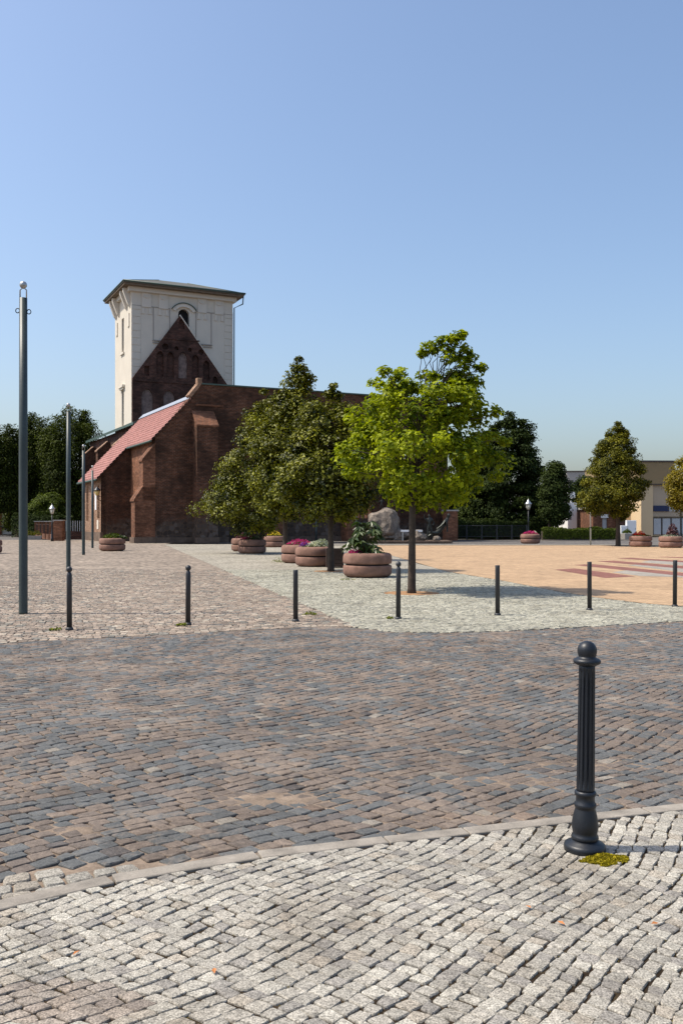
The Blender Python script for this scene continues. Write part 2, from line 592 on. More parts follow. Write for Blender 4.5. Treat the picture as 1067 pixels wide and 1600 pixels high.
M['far_grey'] = far_cobble_mat('far_grey_setts', (0.2, 0.165, 0.13), (0.29, 0.235, 0.185), (0.36, 0.295, 0.235), 6.0)
M['far_pale'] = far_cobble_mat('far_pale_setts', (0.27, 0.245, 0.195), (0.335, 0.305, 0.248), (0.4, 0.365, 0.298), 10.0)
M['asphalt'] = far_cobble_mat('far_asphalt', (0.12, 0.11, 0.1), (0.15, 0.137, 0.125), (0.18, 0.163, 0.148), 4.0)

# ------------------------------------------------------------------ the ground: base sheet, road, pavement, square
def curve_fn(px):
    pts = sorted([(G(x, y).x, G(x, y).y) for x, y in px])
    xs, ys = np.array([p[0] for p in pts]), np.array([p[1] for p in pts])

    def f(x):
        if x <= xs[0]:
            return ys[0] + (x - xs[0]) * (ys[1] - ys[0]) / (xs[1] - xs[0])
        if x >= xs[-1]:
            return ys[-1] + (x - xs[-1]) * (ys[-1] - ys[-2]) / (xs[-1] - xs[-2])
        return float(np.interp(x, xs, ys))
    return f


kerb_in = curve_fn([(-160, 1462), (0, 1419), (125, 1389), (360, 1347), (503, 1329), (700, 1307), (882, 1286), (1067, 1265), (1250, 1247)])
KW = 0.10


def kerb_out(x):
    return kerb_in(x) + KW * 1.08


road_far = curve_fn([(-400, 1030), (0, 1003), (250, 990), (520, 976), (620, 986), (700, 987), (800, 984), (900, 979), (1067, 969), (1300, 955)])
orange_near = [(613, 868), (700, 893), (780, 906), (880, 925), (930, 933), (1003, 942), (1067, 947), (1300, 956)]
on_pts = [G(x, y) for x, y in orange_near]


def orange_x(y):
    """left edge of the orange paving at distance y"""
    ys = np.array([p.y for p in on_pts])[::-1]
    xs = np.array([p.x for p in on_pts])[::-1]
    return float(np.interp(y, ys, xs))


def seam_x(y):
    return -0.1 - 0.248 * (y - 15.5)


def sheet(name, pts, z, mat, parent=None):
    me = bpy.data.meshes.new(name)
    tri = tessellate_polygon([[Vector((p[0], p[1], 0)) for p in pts]])
    me.from_pydata([(p[0], p[1], z) for p in pts], [], [tuple(t) for t in tri])
    bm = bmesh.new()
    bm.from_mesh(me)
    bmesh.ops.recalc_face_normals(bm, faces=bm.faces)
    if bm.faces and sum(f.normal.z for f in bm.faces) < 0:
        bmesh.ops.reverse_faces(bm, faces=bm.faces)
    bm.to_mesh(me)
    bm.free()
    me.materials.append(mat)
    return link(bpy.data.objects.new(name, me), parent)


R_ = 3000
tag(sheet('ground', [(-R_, -R_), (R_, -R_), (R_, R_), (-R_, R_)], -0.10, M['asphalt']), kind='structure')

PAL_GRANITE = [((0.369, 0.341, 0.288), 5), ((0.329, 0.306, 0.260), 4), ((0.408, 0.382, 0.323), 3), ((0.273, 0.253, 0.222), 1.8), ((0.345, 0.306, 0.248), 1)]
PAL_ROAD = [((0.103, 0.106, 0.104), 30), ((0.115, 0.117, 0.114), 16), ((0.156, 0.124, 0.100), 22), ((0.142, 0.115, 0.095), 16),
            ((0.172, 0.136, 0.108), 11), ((0.097, 0.086, 0.079), 4), ((0.217, 0.193, 0.160), 2.0), ((0.177, 0.130, 0.098), 1.6)]
PAL_LEFT = [((0.290, 0.229, 0.178), 8), ((0.227, 0.183, 0.146), 6), ((0.183, 0.171, 0.146), 5), ((0.357, 0.285, 0.219), 5), ((0.404, 0.351, 0.277), 2)]
PAL_PALE = [((0.331, 0.317, 0.250), 6), ((0.376, 0.360, 0.289), 4), ((0.273, 0.261, 0.212), 3)]


def pick(pal):
    t = rnd.random() * sum(w for _, w in pal)
    for c, w in pal:
        t -= w
        if t <= 0:
            break
    k = rnd.uniform(0.88, 1.12)
    return (c[0] * k, c[1] * k, c[2] * k)


def in_frame(x, y, m=0):
    if y < 0.5:
        return False
    px, py = 533.5 + F * x / y, HY + F * EYE / y
    return -m <= px <= 1067 + m and py <= 1600 + m


def lay(inside, box, ang, course, length, gap, warp, jit):
    """stones in bond: yields four corners (world x, y) for each stone, rows run along angle ang"""
    ca, sa = math.cos(ang), math.sin(ang)
    cx, cy = (box[0] + box[1]) / 2, (box[2] + box[3]) / 2
    rr = math.hypot(box[1] - box[0], box[3] - box[2]) / 2 + 0.3
    out = []
    v = -rr
    ph = rnd.random() * 6

    def wp(u, v):
        a = warp[0]
        u2 = u + a * 0.5 * math.sin(v * warp[1] * 1.3 + ph)
        v2 = v + a * math.sin(u * warp[1] + ph * 2) + a * 0.4 * math.sin(u * warp[1] * 2.7 + v)
        return (cx + u2 * ca - v2 * sa, cy + u2 * sa + v2 * ca)
    while v < rr:
        w = rnd.uniform(*course)
        u = -rr - rnd.random() * length[1]
        edge = [None, None]
        while u < rr:
            l = rnd.uniform(*length)
            mx, my = wp(u + l / 2, v + w / 2)
            if box[0] <= mx <= box[1] and box[2] <= my <= box[3] and inside(mx, my):
                g = gap / 2
                j = lambda: rnd.uniform(-jit, jit)
                q = [(u + g + j(), v + g + j()), (u + l - g + j(), v + g + j()), (u + l - g + j(), v + w - g + j()), (u + g + j(), v + w - g + j())]
                out.append(([wp(*p) for p in q], (mx, my)))
            u += l
        v += w
    return out


def stone_geo(q, z, dome, bev, depth, fine=True, tilt=0.0):
    """a worn block with a rounded top; returns vertices, faces"""
    cx = sum(p[0] for p in q) / 4
    cy = sum(p[1] for p in q) / 4
    ring = []
    if fine:
        for i in range(4):
            a, b = q[i], q[(i + 1) % 4]
            c1, c2 = rnd.uniform(0.05, 0.15), rnd.uniform(0.05, 0.15)
            k = rnd.uniform(-0.06, 0.05)
            m1 = (a[0] + (b[0] - a[0]) * c1, a[1] + (b[1] - a[1]) * c1)
            m2 = (a[0] + (b[0] - a[0]) * (1 - c2), a[1] + (b[1] - a[1]) * (1 - c2))
            for m in (m1, m2):
                kk = k + rnd.uniform(-0.025, 0.025)
                ring.append((m[0] + (m[0] - cx) * kk, m[1] + (m[1] - cy) * kk))
    else:
        ring = list(q)
    n = len(ring)
    tx, ty = rnd.uniform(-tilt, tilt), rnd.uniform(-tilt, tilt)
    zz = z + rnd.uniform(-0.35, 0.35) * dome

    def P(p, s, dz):
        x, y = cx + (p[0] - cx) * s, cy + (p[1] - cy) * s
        return (x, y, zz + dz + tx * (x - cx) + ty * (y - cy))
    vs_ = [P((cx, cy), 1, dome * 0.3)]
    s1 = 1 - bev
    vs_ += [P(p, s1 * rnd.uniform(0.94, 1.03), rnd.uniform(-0.2, 0.2) * dome) for p in ring]
    vs_ += [P(p, 1.0, -dome * rnd.uniform(0.9, 1.5)) for p in ring]
    vs_ += [P(p, 1.0, -depth) for p in ring]
    fs = []
    for i in range(n):
        j = (i + 1) % n
        fs.append((0, 1 + i, 1 + j))
        fs.append((1 + i, 1 + n + i, 1 + n + j, 1 + j))
        fs.append((1 + n + i, 1 + 2 * n + i, 1 + 2 * n + j, 1 + n + j))
    return vs_, fs


def stone_mesh(name, items, mat, parent, loc=(0, 0, 0), smooth=False):
    vs_, fs, cols = [], [], []
    for v, f, c in items:
        n = len(vs_)
        vs_.extend([(p[0] - loc[0], p[1] - loc[1], p[2] - loc[2]) for p in v])
        fs.extend([tuple(i + n for i in t) for t in f])
        cols.extend([(c[0], c[1], c[2], 1.0)] * len(v))
    me = bpy.data.meshes.new(name)
    me.from_pydata(vs_, [], fs)
    at = me.attributes.new('stone_color', 'FLOAT_COLOR', 'POINT')
    at.data.foreach_set('color', np.array(cols, dtype=np.float32).ravel())
    me.polygons.foreach_set('use_smooth', [smooth] * len(fs))
    me.materials.append(mat)
    o = bpy.data.objects.new(name, me)
    o.location = loc
    return link(o, parent)


def paving(parent, stones, mat, z, dome, bev, depth, palette, fine_to, singles=0, tilt=0.02, name='cobblestone', mass='cobblestones'):
    items = []
    for q, m in stones:
        v, f = stone_geo(q, z, dome, bev, depth, m[1] < fine_to, tilt)
        items.append((v, f, palette(m[0], m[1]), m))
    single = []
    if singles:
        order = sorted([i for i, it in enumerate(items) if in_frame(it[3][0], it[3][1], -12)], key=lambda i: items[i][3][1])
        single = order[:singles]
        for i in single:
            v, f, c, m = items[i]
            stone_mesh(name, [(v, f, c)], mat, parent, (m[0], m[1], z))
    ss = set(single)
    rest = [it[:3] for i, it in enumerate(items) if i not in ss]
    if rest:
        tag(stone_mesh(mass, rest, mat, parent), kind='stuff')


def bed(name, inside, box, step, zf, mat, parent=None):
    """gently uneven sheet of joint filling, cut to a region"""
    nx, ny = int((box[1] - box[0]) / step) + 1, int((box[3] - box[2]) / step) + 1
    idx, vs_, fs = {}, [], []

    def vid(i, j):
        if (i, j) not in idx:
            x, y = box[0] + i * step, box[2] + j * step
            idx[(i, j)] = len(vs_)
            vs_.append((x, y, zf(x, y)))
        return idx[(i, j)]
    for i in range(nx - 1):
        for j in range(ny - 1):
            if inside(box[0] + (i + 0.5) * step, box[2] + (j + 0.5) * step):
                fs.append((vid(i, j), vid(i + 1, j), vid(i + 1, j + 1), vid(i, j + 1)))
    me = bpy.data.meshes.new(name)
    me.from_pydata(vs_, [], fs)
    me.polygons.foreach_set('use_smooth', [True] * len(fs))
    me.materials.append(mat)
    return link(bpy.data.objects.new(name, me), parent)


from mathutils import noise as mnoise


def fbm(x, y, s, oct_=3):
    return mnoise.fractal(Vector((x * s, y * s, 3.3)), 1.0, 2.0, oct_)


# the pavement in the foreground: light granite setts laid on the slant
walk_in = lambda x, y: y < kerb_in(x) + 0.03
walk = bed('sidewalk', lambda x, y: y < kerb_in(x) + 0.06, (-4.5, 4.8, -2.0, 6.4), 0.05,
           lambda x, y: -0.0105 + 0.002 * fbm(x, y, 2.2) + 0.0025 * fbm(x, y, 11), M['bed_dark'])
tag(walk, kind='structure')
st = lay(lambda x, y: y < kerb_in(x) - 0.002, (-4.4, 4.7, 0.4, 6.4), math.radians(51), (0.058, 0.078), (0.056, 0.08), 0.005, (0.10, 1.3), 0.0088)
pc = G(90, 1562)


def pal_walk(x, y):
    d = ((x - pc.x) / 0.33) ** 2 + ((y - pc.y) / 0.17) ** 2
    if d < 0.8 + 0.4 * fbm(x, y, 4):
        c = pick(PAL_ROAD[2:5])
        g = pick(PAL_GRANITE)
        return tuple(0.6 * v * 1.75 + 0.4 * w for v, w in zip(c, g))
    k = 1.0 + 0.10 * fbm(x, y, 1.3)
    return tuple(v * k for v in pick(PAL_GRANITE))


paving(walk, st, M['granite'], -0.001, 0.0036, 0.07, 0.05, pal_walk, 99, singles=300, tilt=0.03)

# the kerb stones between pavement and road
kerb = empty('kerb', (0, 0, 0))
tag(kerb, kind='structure')
xk = -3.4
while xk < 4.6:
    ln = rnd.choice([0.42, 0.6, 0.62, 0.75])
    x1 = xk + ln
    mb = MB()
    a0, a1 = (xk + 0.004, kerb_in(xk + 0.004)), (x1 - 0.004, kerb_in(x1 - 0.004))
    d = Vector((a1[0] - a0[0], a1[1] - a0[1])).normalized()
    nrm = Vector((-d.y, d.x)) * KW
    zt = 0.003 + rnd.uniform(-0.001, 0.002)
    b0, b1 = (a0[0] + nrm.x, a0[1] + nrm.y), (a1[0] + nrm.x, a1[1] + nrm.y)
    mb.hexa([(p[0], p[1], -0.12) for p in (a0, a1, b1, b0)], [(p[0], p[1], zt) for p in (a0, a1, b1, b0)])
    bevel(mb.build('kerb_stone', M['kerb'], kerb), 0.004, 1)
    xk = x1

# the road: mixed old setts on sand
road_in = lambda x, y: kerb_out(x) - 0.06 < y < road_far(x) + 0.1
sp = G(455, 1243)
sp2 = G(760, 1215)


def road_z(x, y):
    z = -0.0302 + 0.0055 * fbm(x, y, 1.6) + 0.007 * fbm(x, y, 7)
    for c, rx, ry, k in ((sp, 0.5, 0.16, 0.0125), (sp2, 0.7, 0.16, 0.011), (G(900, 1190), 0.6, 0.15, 0.012), (G(150, 1290), 0.3, 0.1, 0.012)):
        r = ((x - c.x) / rx) ** 2 + ((y - c.y) / ry) ** 2
        z += k * math.exp(-r)
    return z


def wedge(x):
    return min(0.34, max(0.0, (-0.62 - x) * 0.44))


road = bed('road', road_in, (-7.5, 9.5, 2.5, 17.6), 0.06, road_z, M['bed_sand'])
tag(road, kind='structure')
st = lay(lambda x, y: kerb_out(x) + 0.04 + wedge(x) < y < road_far(x), (-7.2, 9.2, 2.6, 17.4), math.radians(43), (0.082, 0.114), (0.086, 0.138), 0.007, (0.12, 1.0), 0.010)


def pal_road(x, y):
    t = fbm(x, y, 0.5)
    c = pick(PAL_ROAD)
    k = (1.0 + 0.12 * t) * (1.0 + 0.012 * (y - 5))
    return tuple(v * k for v in c)


paving(road, st, M['road_stone'], -0.018, 0.005, 0.09, 0.06, pal_road, 8, singles=300, tilt=0.05)
st = lay(lambda x, y: kerb_out(x) - 0.01 < y < kerb_out(x) + wedge(x) - 0.03, (-3.6, -0.6, 2.4, 5.2), math.radians(27), (0.085, 0.11), (0.1, 0.15), 0.014, (0.01, 0.5), 0.01)
paving(road, st, M['granite'], -0.014, 0.006, 0.1, 0.06, lambda x, y: tuple(v * 0.86 for v in pick(PAL_GRANITE)), 99, singles=0, mass='gutter_setts')

# the square beyond the road: grey-brown setts, pale mosaic setts and orange pavers with stripes
NEARFAR = 31.0
left_in = lambda x, y: y > road_far(x) and x < seam_x(y)
lp = bed('market_square', lambda x, y: y > road_far(x) - 0.05 and x < seam_x(y) + 0.05 and y < NEARFAR, (-17, 0.8, 9.5, NEARFAR + 0.2), 0.15,
         lambda x, y: -0.026 + 0.006 * fbm(x, y, 1.2), M['bed_grey'])
tag(lp, kind='structure')
st = lay(lambda x, y: left_in(x, y) and in_frame(x, y, 160), (-14.5, 0.6, 9.8, NEARFAR), math.radians(12), (0.082, 0.115), (0.09, 0.14), 0.009, (0.1, 0.6), 0.012)
paving(lp, st, M['plaza_stone'], -0.010, 0.007, 0.1, 0.03, lambda x, y: tuple(v * (1 + 0.15 * fbm(x, y, 0.3)) for v in pick(PAL_LEFT)), 0, tilt=0.05)
far = [(-90, 9), (-17.0, 9), (-17.0, NEARFAR), (seam_x(NEARFAR), NEARFAR), (seam_x(66), 66), (-13, 80), (-30, 82), (-60, 105), (-120, 105)]
tag(sheet('square_paving', far, -0.014, M['far_grey']), kind='structure')

pale_in = lambda x, y: y > road_far(x) and x > seam_x(y) and x < (orange_x(y) if y > on_pts[-1].y else 99)
pp = bed('mosaic_paving', lambda x, y: y > road_far(x) - 0.05 and x > seam_x(y) - 0.05 and y < NEARFAR and (y < on_pts[-1].y or x < orange_x(y) + 0.7),
         (-4.4, 9.5, 13, NEARFAR + 0.2), 0.15, lambda x, y: -0.022, M['bed_grey'])
tag(pp, kind='structure')
tree_pits = [(G(643, 926), 0.62), (G(517, 892), 0.6)]
st = lay(lambda x, y: pale_in(x, y) and in_frame(x, y, 120) and all((x - c.x) ** 2 + (y - c.y) ** 2 > r * r for c, r in tree_pits),
         (-4.4, 9.4, 13, NEARFAR), math.radians(35), (0.085, 0.11), (0.09, 0.13), 0.012, (0.07, 1.0), 0.009)
paving(pp, st, M['pale_stone'], -0.006, 0.006, 0.1, 0.02, lambda x, y: tuple(v * (1 + 0.1 * fbm(x, y, 0.4)) for v in pick(PAL_PALE)), 0, tilt=0.05)
pf = [(seam_x(NEARFAR), NEARFAR), (orange_x(NEARFAR) + 0.05, NEARFAR)] + [(G(x, y).x + 0.02, G(x, y).y) for x, y in ((655, 881), (613, 868), (590, 859), (578, 852))]
pf += [(60, 62.7), (60, 64.5), (-1.5, 66), (seam_x(66), 66)]
tag(sheet('mosaic_paving_far', pf, -0.010, M['far_pale']), kind='structure')
op = [(p.x, p.y) for p in on_pts[::-1]] + [(G(x, y).x, G(x, y).y) for x, y in ((590, 859), (578, 852))] + [(60, 62.7), (60, 16.6)]
orange = tag(sheet('orange_paving', op, -0.004, M['orange_paver']), kind='structure')
SC = lambda pts: [(G(x, y).x, G(x, y).y) for x, y in pts]
for pts in ([(866, 890), (897, 888), (992, 900.5), (945, 903)], [(895, 882.6), (927, 881.5), (1067, 895), (1150, 903), (1150, 909), (1067, 900)],
            [(932, 877), (958, 876), (1067, 884.5), (1200, 894), (1200, 899), (1067, 888.5)], [(962, 872.3), (985, 871.6), (1067, 876.2), (1200, 883), (1200, 886), (1067, 878.6)],
            [(1025, 870.2), (1040, 869.8), (1200, 874.5), (1200, 876), (1067, 872)]):
    sheet('red_stripe', SC(pts), 0.000, M['red_paver'], orange)
for pts in ([(955, 894), (995, 888.8), (1067, 895.6), (1150, 904), (1100, 903.5), (1040, 901), (1000, 899.8)], [(980, 883), (1010, 880.8), (1067, 885), (1200, 894.6), (1200, 903), (1067, 894)],
            [(1000, 878.4), (1020, 874.4), (1067, 876.8), (1200, 883.6), (1200, 892), (1067, 883.6)]):
    sheet('grey_stripe', SC(pts), -0.0015, M['grey_paver'], orange)
for i, (c, r) in enumerate(tree_pits):
    n = 28
    tag(sheet('tree_pit', [(c.x + r * (1 + 0.06 * math.sin(3 * k)) * math.cos(2 * math.pi * k / n), c.y + r * (1 + 0.06 * math.cos(5 * k)) * math.sin(2 * math.pi * k / n)) for k in range(n)], -0.009, M['dirt']), kind='structure')
# thin pale kerb along the far edge of the orange paving and the grey lane behind it
mb = MB()
mb.box(-2, 60, 62.75, 63.0, -0.1, 0.03)
tag(mb.build('far_kerb', M['kerb']), kind='structure')

# ------------------------------------------------------------------ the church
TH = math.atan2(0.438, 0.899)
Lc = Vector((-19.68, 76.0, -0.02))
church = empty('church', Lc, TH, 'old brick church with cream plastered square tower and red tiled side roof', 'church')
cp = lambda mb, name, mat, par=church: mb.build(name, M[mat], par)
RZ = lambda x: 5.43 + 1.06 * x           # underside of the tiled roof above local x
FY = -7.87                               # front plane
# south aisle with three lancets
mb = MB()
hol = [arch(0.45, 1.45, 1.9, 4.0, 0.75), arch(2.85, 3.75, 0.3, 3.6, 0.7), arch(5.2, 6.2, 1.7, 4.0, 0.75)]
mb.plate(rect(0.0, 8.0, 0, 5.4), hol, lambda u, v, w: (w, u, v), 0.45)
cp(mb, 'aisle_south_wall', 'brick_south')
for i, h in enumerate(hol):
    x0, x1 = h[0][0], h[1][0]
    m2 = MB()
    m2.plate(h, [], lambda u, v, w: (0.3 + w, u, v), 0.05)
    w_ = cp(m2, 'lancet_window', 'white_render' if i != 1 else 'wood_dark')
    if i != 1:
        m3 = MB()
        m3.box(0.25, 0.31, (x0 + x1) / 2 - 0.04, (x0 + x1) / 2 + 0.04, h[0][1], 4.5)
        m3.box(0.25, 0.31, x0, x1, 3.0, 3.06)
        cp(m3, 'glazing_bar', 'plaster_trim', w_)
mb = MB()
mb.prism([(0.46, 0, 0), (2.46, 0, 0), (2.46, 0, RZ(2.46) - 0.05), (0.46, 0, RZ(0.46) - 0.05)], (0, 0.5, 0))
mb.prism([(0.46, 7.5, 0), (5.35, 7.5, 0), (5.35, 7.5, RZ(5.35) - 0.05), (0.46, 7.5, RZ(0.46) - 0.05)], (0, 0.5, 0))
mb.prism([(0.0, 0, 0), (0.46, 0, 0), (0.46, 0, RZ(0.46) - 0.05), (0.0, 0, 5.35)], (0, 0.003, 0))
cp(mb, 'aisle_end_wall', 'brick')
mb = MB()
mb.box(-0.06, 0.2, -0.06, 8.0, 0, 0.75)
cp(mb, 'aisle_plinth', 'stonework')
mb = MB()
mb.box(-0.05, 2.4, -0.07, 0.05, 0, 0.5)
cp(mb, 'end_wall_plinth', 'stonework')
# plaques on the south wall
mb = MB()
mb.box(-0.04, 0.0, 1.7, 2.3, 2.6, 4.0)
bevel(cp(mb, 'notice_board', 'white_metal'), 0.01)
mb = MB()
mb.box(-0.03, 0.0, 0.9, 1.5, 1.0, 1.75)
cp(mb, 'stone_plaque', 'plaster_trim')
# choir side wall catching the sun
mb = MB()
mb.plate(rect(FY + 0.9, 0.0, 0, RZ(2.46) - 0.06), [arch(-3.9, -2.9, 3.2, 5.3, 0.9)], lambda u, v, w: (2.46 + w, u, v), 0.5)
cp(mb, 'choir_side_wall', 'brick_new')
mb = MB()
mb.plate(arch(-3.9, -2.9, 3.2, 5.3, 0.9), [], lambda u, v, w: (2.46 + 0.35 + w, u, v), 0.05)
cp(mb, 'choir_window', 'glass_dark')
# great front wall with open lancets
NW = 12.2
outer = [(2.46, 0), (28.4, 0), (28.4, NW), (6.0, NW), (5.35, RZ(5.35) + 0.25), (2.46, RZ(2.46))]
wins = [arch(13.8, 16.1, 4.6, 9.4, 1.75), arch(18.9, 21.0, 1.9, 6.6, 1.5), arch(23.8, 25.9, 3.0, 6.6, 1.5), 
        arch(17.0, 18.0, 2.6, 3.9, 0.5), rect(8.3, 9.3, 0.02, 2.1)]
mb = MB()
mb.plate(outer, wins, lambda u, v, w: (u, FY + w, v), 0.9)
cp(mb, 'front_wall', 'brick')
for k, h in enumerate(wins[1:3]):
    x0, x1 = h[0][0], h[1][0]
    for j in range(1, 6):
        m2 = MB()
        x = x0 + (x1 - x0) * j / 6
        m2.box(x - 0.05, x + 0.05, FY + 0.35, FY + 0.5, h[0][1], 6.7 + (0.9 if j in (2, 3, 4) else 0.2))
        cp(m2, 'window_mullion', 'brick_new')
m2 = MB()
m2.plate(arch(17.0, 18.0, 2.6, 3.9, 0.5), [], lambda u, v, w: (u, FY + 0.5 + w, v), 0.05)
cp(m2, 'small_window', 'glass_dark')
m2 = MB()
m2.box(8.3, 9.3, FY + 0.5, FY + 0.56, 0.02, 2.1)
d_ = cp(m2, 'side_door', 'wood_dark')
# copper covering on the wall top, and stone coping up the slope
mb = MB()
mb.box(6.0, 28.5, FY - 0.1, FY + 1.0, NW + 0.004, NW + 0.11)
cp(mb, 'wall_top_capping', 'copper')
mb = MB()
x0, z0, x1, z1 = 5.25, RZ(5.25) + 0.18, 6.12, NW + 0.12
mb.prism([(x0, FY - 0.1, z0), (x1, FY - 0.1, z1), (x1 - 0.12, FY - 0.1, z1 + 0.2), (x0 - 0.2, FY - 0.1, z0 + 0.16)], (0, 1.05, 0))
mb.box(5.75, 6.1, FY - 0.02, FY + 0.5, NW, NW + 0.5)
cp(mb, 'gable_coping', 'brick_south')
mb = MB()
mb.box(5.6, 7.8, FY - 0.08, FY + 0.02, RZ(5.35) - 0.55, RZ(5.35) - 0.42)
cp(mb, 'string_course', 'brick_new')
# roofless nave: its far wall and end wall stand behind the open windows
mb = MB()
mb.box(7.0, 28.4, 9.5, 10.4, 0, 8.6)
cp(mb, 'nave_far_wall', 'brick_dark')
mb = MB()
mb.box(27.5, 28.38, FY + 0.92, 9.48, 0, 7.5)
cp(mb, 'nave_end_wall', 'brick_dark')
# plinth of the front wall
mb = MB()
mb.box(2.5, 8.25, FY - 0.09, FY + 0.01, 0, 0.42)
mb.box(9.35, 28.4, FY - 0.09, FY + 0.01, 0, 0.42)
cp(mb, 'front_plinth', 'stonework')


def buttress(x0, x1, stages, y0=FY, mat='brick', cap='brick_new', name='buttress'):
    """stages from the ground up: (depth, z0, z1, slope rise); built outwards from the front plane"""
    mb, caps = MB(), []
    for i, (d, za, zb, rise) in enumerate(stages):
        nd = stages[i + 1][0] if i + 1 < len(stages) else 0.0
        mb.prism([(x0, y0 + 0.02, za), (x0, y0 - d, za), (x0, y0 - d, zb), (x0, y0 - nd + 0.02, zb + rise), (x0, y0 + 0.02, zb + rise)], (x1 - x0, 0, 0))
        caps.append(MB())
        caps[-1].prism([(x0 - 0.06, y0 - d - 0.08, zb - 0.05), (x0 - 0.06, y0 - d - 0.08, zb + 0.07), (x0 - 0.06, y0 - nd + 0.01, zb + rise + 0.12), (x0 - 0.06, y0 - nd + 0.01, zb + rise + 0.0)], (x1 - x0 + 0.12, 0, 0))
    b = mb.build(name, M[mat], church)
    for c_ in caps:
        c_.build('weathering', M[cap], b)
    return b


b_ = buttress(5.35, 7.0, [(1.15, 0, 8.9, 1.15)])
m2 = MB()
m2.box(5.25, 7.1, FY - 1.24, FY - 1.16, 0, 0.42)
cp(m2, 'buttress_plinth', 'stonework', b_)
b_ = buttress(11.0, 12.6, [(1.3, 0, 1.85, 0.35), (0.6, 2.2, 8.0, 0.8)], mat='brick_new')
b_ = buttress(18.0, 18.75, [(1.3, 0, 3.4, 0.4), (0.7, 3.8, 8.0, 0.8)], mat='brick_new')
b_ = buttress(22.0, 22.9, [(1.3, 0, 4.0, 0.4), (0.7, 4.4, 8.0, 0.8)])
b_ = buttress(26.6, 27.4, [(1.3, 0, 4.0, 0.4), (0.7, 4.4, 8.0, 0.8)])
# corner buttress running out to the left, in three steps
mb, caps = MB(), []
X0, Y0, Y1 = 2.46, FY + 0.0, FY + 1.15
for d, za, zb, nd, rise in ((1.55, 0, 3.2, 0.95, 1.0), (0.95, 3.2, 6.2, 0.0, 1.25)):
    mb.prism([(X0 + 0.02, Y0, za), (X0 - d, Y0, za), (X0 - d, Y0, zb), (X0 - nd, Y0, zb + rise), (X0 + 0.02, Y0, zb + rise)], (0, Y1 - Y0, 0))
    cap_ = MB()
    cap_.prism([(X0 - d - 0.08, Y0 - 0.07, zb - 0.06), (X0 - nd + 0.01, Y0 - 0.07, zb + rise - 0.02), (X0 - nd + 0.01, Y0 - 0.07, zb + rise + 0.12), (X0 - d - 0.08, Y0 - 0.07, zb + 0.08)], (0, Y1 - Y0 + 0.14, 0))
    caps.append(cap_)
b_ = mb.build('corner_buttress', M['brick_new'], church)
for c_ in caps:
    c_.build('weathering', M['brick_new'], b_)
m2 = MB()
m2.box(X0 - 1.65, X0 + 0.02, Y0 - 0.12, Y1 + 0.1, 0, 0.45)
cp(m2, 'buttress_plinth', 'stonework', b_)
# red tiled roof: two fields, every course a raised strip
RT = 0.1


def roof_field(xa, xb, ya, yb):
    mb = MB()
    n = int((xb - xa) * math.hypot(1, 1.06) / 0.36)
    for i in range(n):
        a = xa + (xb - xa) * i / n
        b = xa + (xb - xa) * (i + 1.08) / n
        b = min(b, xb)
        j = rnd.uniform(-0.006, 0.006)
        mb.add([(a, ya, RZ(a) + RT + 0.11 + j), (b, ya, RZ(b) + RT + 0.005), (b, yb, RZ(b) + RT + 0.005), (a, yb, RZ(a) + RT + 0.11 + j),
                (a, ya, RZ(a) + RT - 0.03), (a, yb, RZ(a) + RT - 0.03)], [(0, 1, 2, 3), (4, 0, 3, 5)])
    return mb


roof = MB()
roof.prism([(-0.35, -0.18, RZ(-0.35)), (5.42, -0.18, RZ(5.42)), (5.42, -0.18, RZ(5.42) + RT - 0.03), (-0.35, -0.18, RZ(-0.35) + RT - 0.03)], (0, 8.35, 0))
roof.prism([(2.15, FY + 0.9, RZ(2.15)), (5.42, FY + 0.9, RZ(5.42)), (5.42, FY + 0.9, RZ(5.42) + RT - 0.03), (2.15, FY + 0.9, RZ(2.15) + RT - 0.03)], (0, -0.18 - FY - 0.9 - 0.002, 0))
roof.prism([(2.15, FY - 0.12, RZ(2.15) + 0.02), (5.2, FY - 0.12, RZ(5.2) + 0.02), (5.2, FY - 0.12, RZ(5.2) + RT - 0.03), (2.15, FY - 0.12, RZ(2.15) + RT - 0.03)], (0, 1.018, 0))
rf = cp(roof, 'tiled_roof', 'wood_dark')
t1 = roof_field(-0.35, 5.42, -0.18, 8.17)
t2 = roof_field(2.15, 5.42, FY - 0.12, -0.182)
tag(t1.build('tile_courses', M['tile'], rf), kind='stuff')
tag(t2.build('tile_courses', M['tile'], rf), kind='stuff')
mb = MB()
mb.prism([(5.1, FY + 0.2, RZ(5.1) + RT + 0.12), (5.5, FY + 0.2, RZ(5.5) + RT + 0.06), (5.5, FY + 0.2, RZ(5.5) + RT + 0.14), (5.1, FY + 0.2, RZ(5.1) + RT + 0.17)], (0, 8.0 - FY - 0.2 + 0.17, 0))
cp(mb, 'ridge_flashing', 'zinc', rf)
mb = MB()
mb.tube([(2.08, FY - 0.1, RZ(2.1) + 0.02), (2.08, -0.2, RZ(2.1) + 0.02)], 0.09, 8)
mb.tube([(-0.42, -0.2, RZ(-0.4) + 0.02), (-0.42, 8.1, RZ(-0.4) + 0.02)], 0.09, 8)
cp(mb, 'gutter', 'copper', rf)
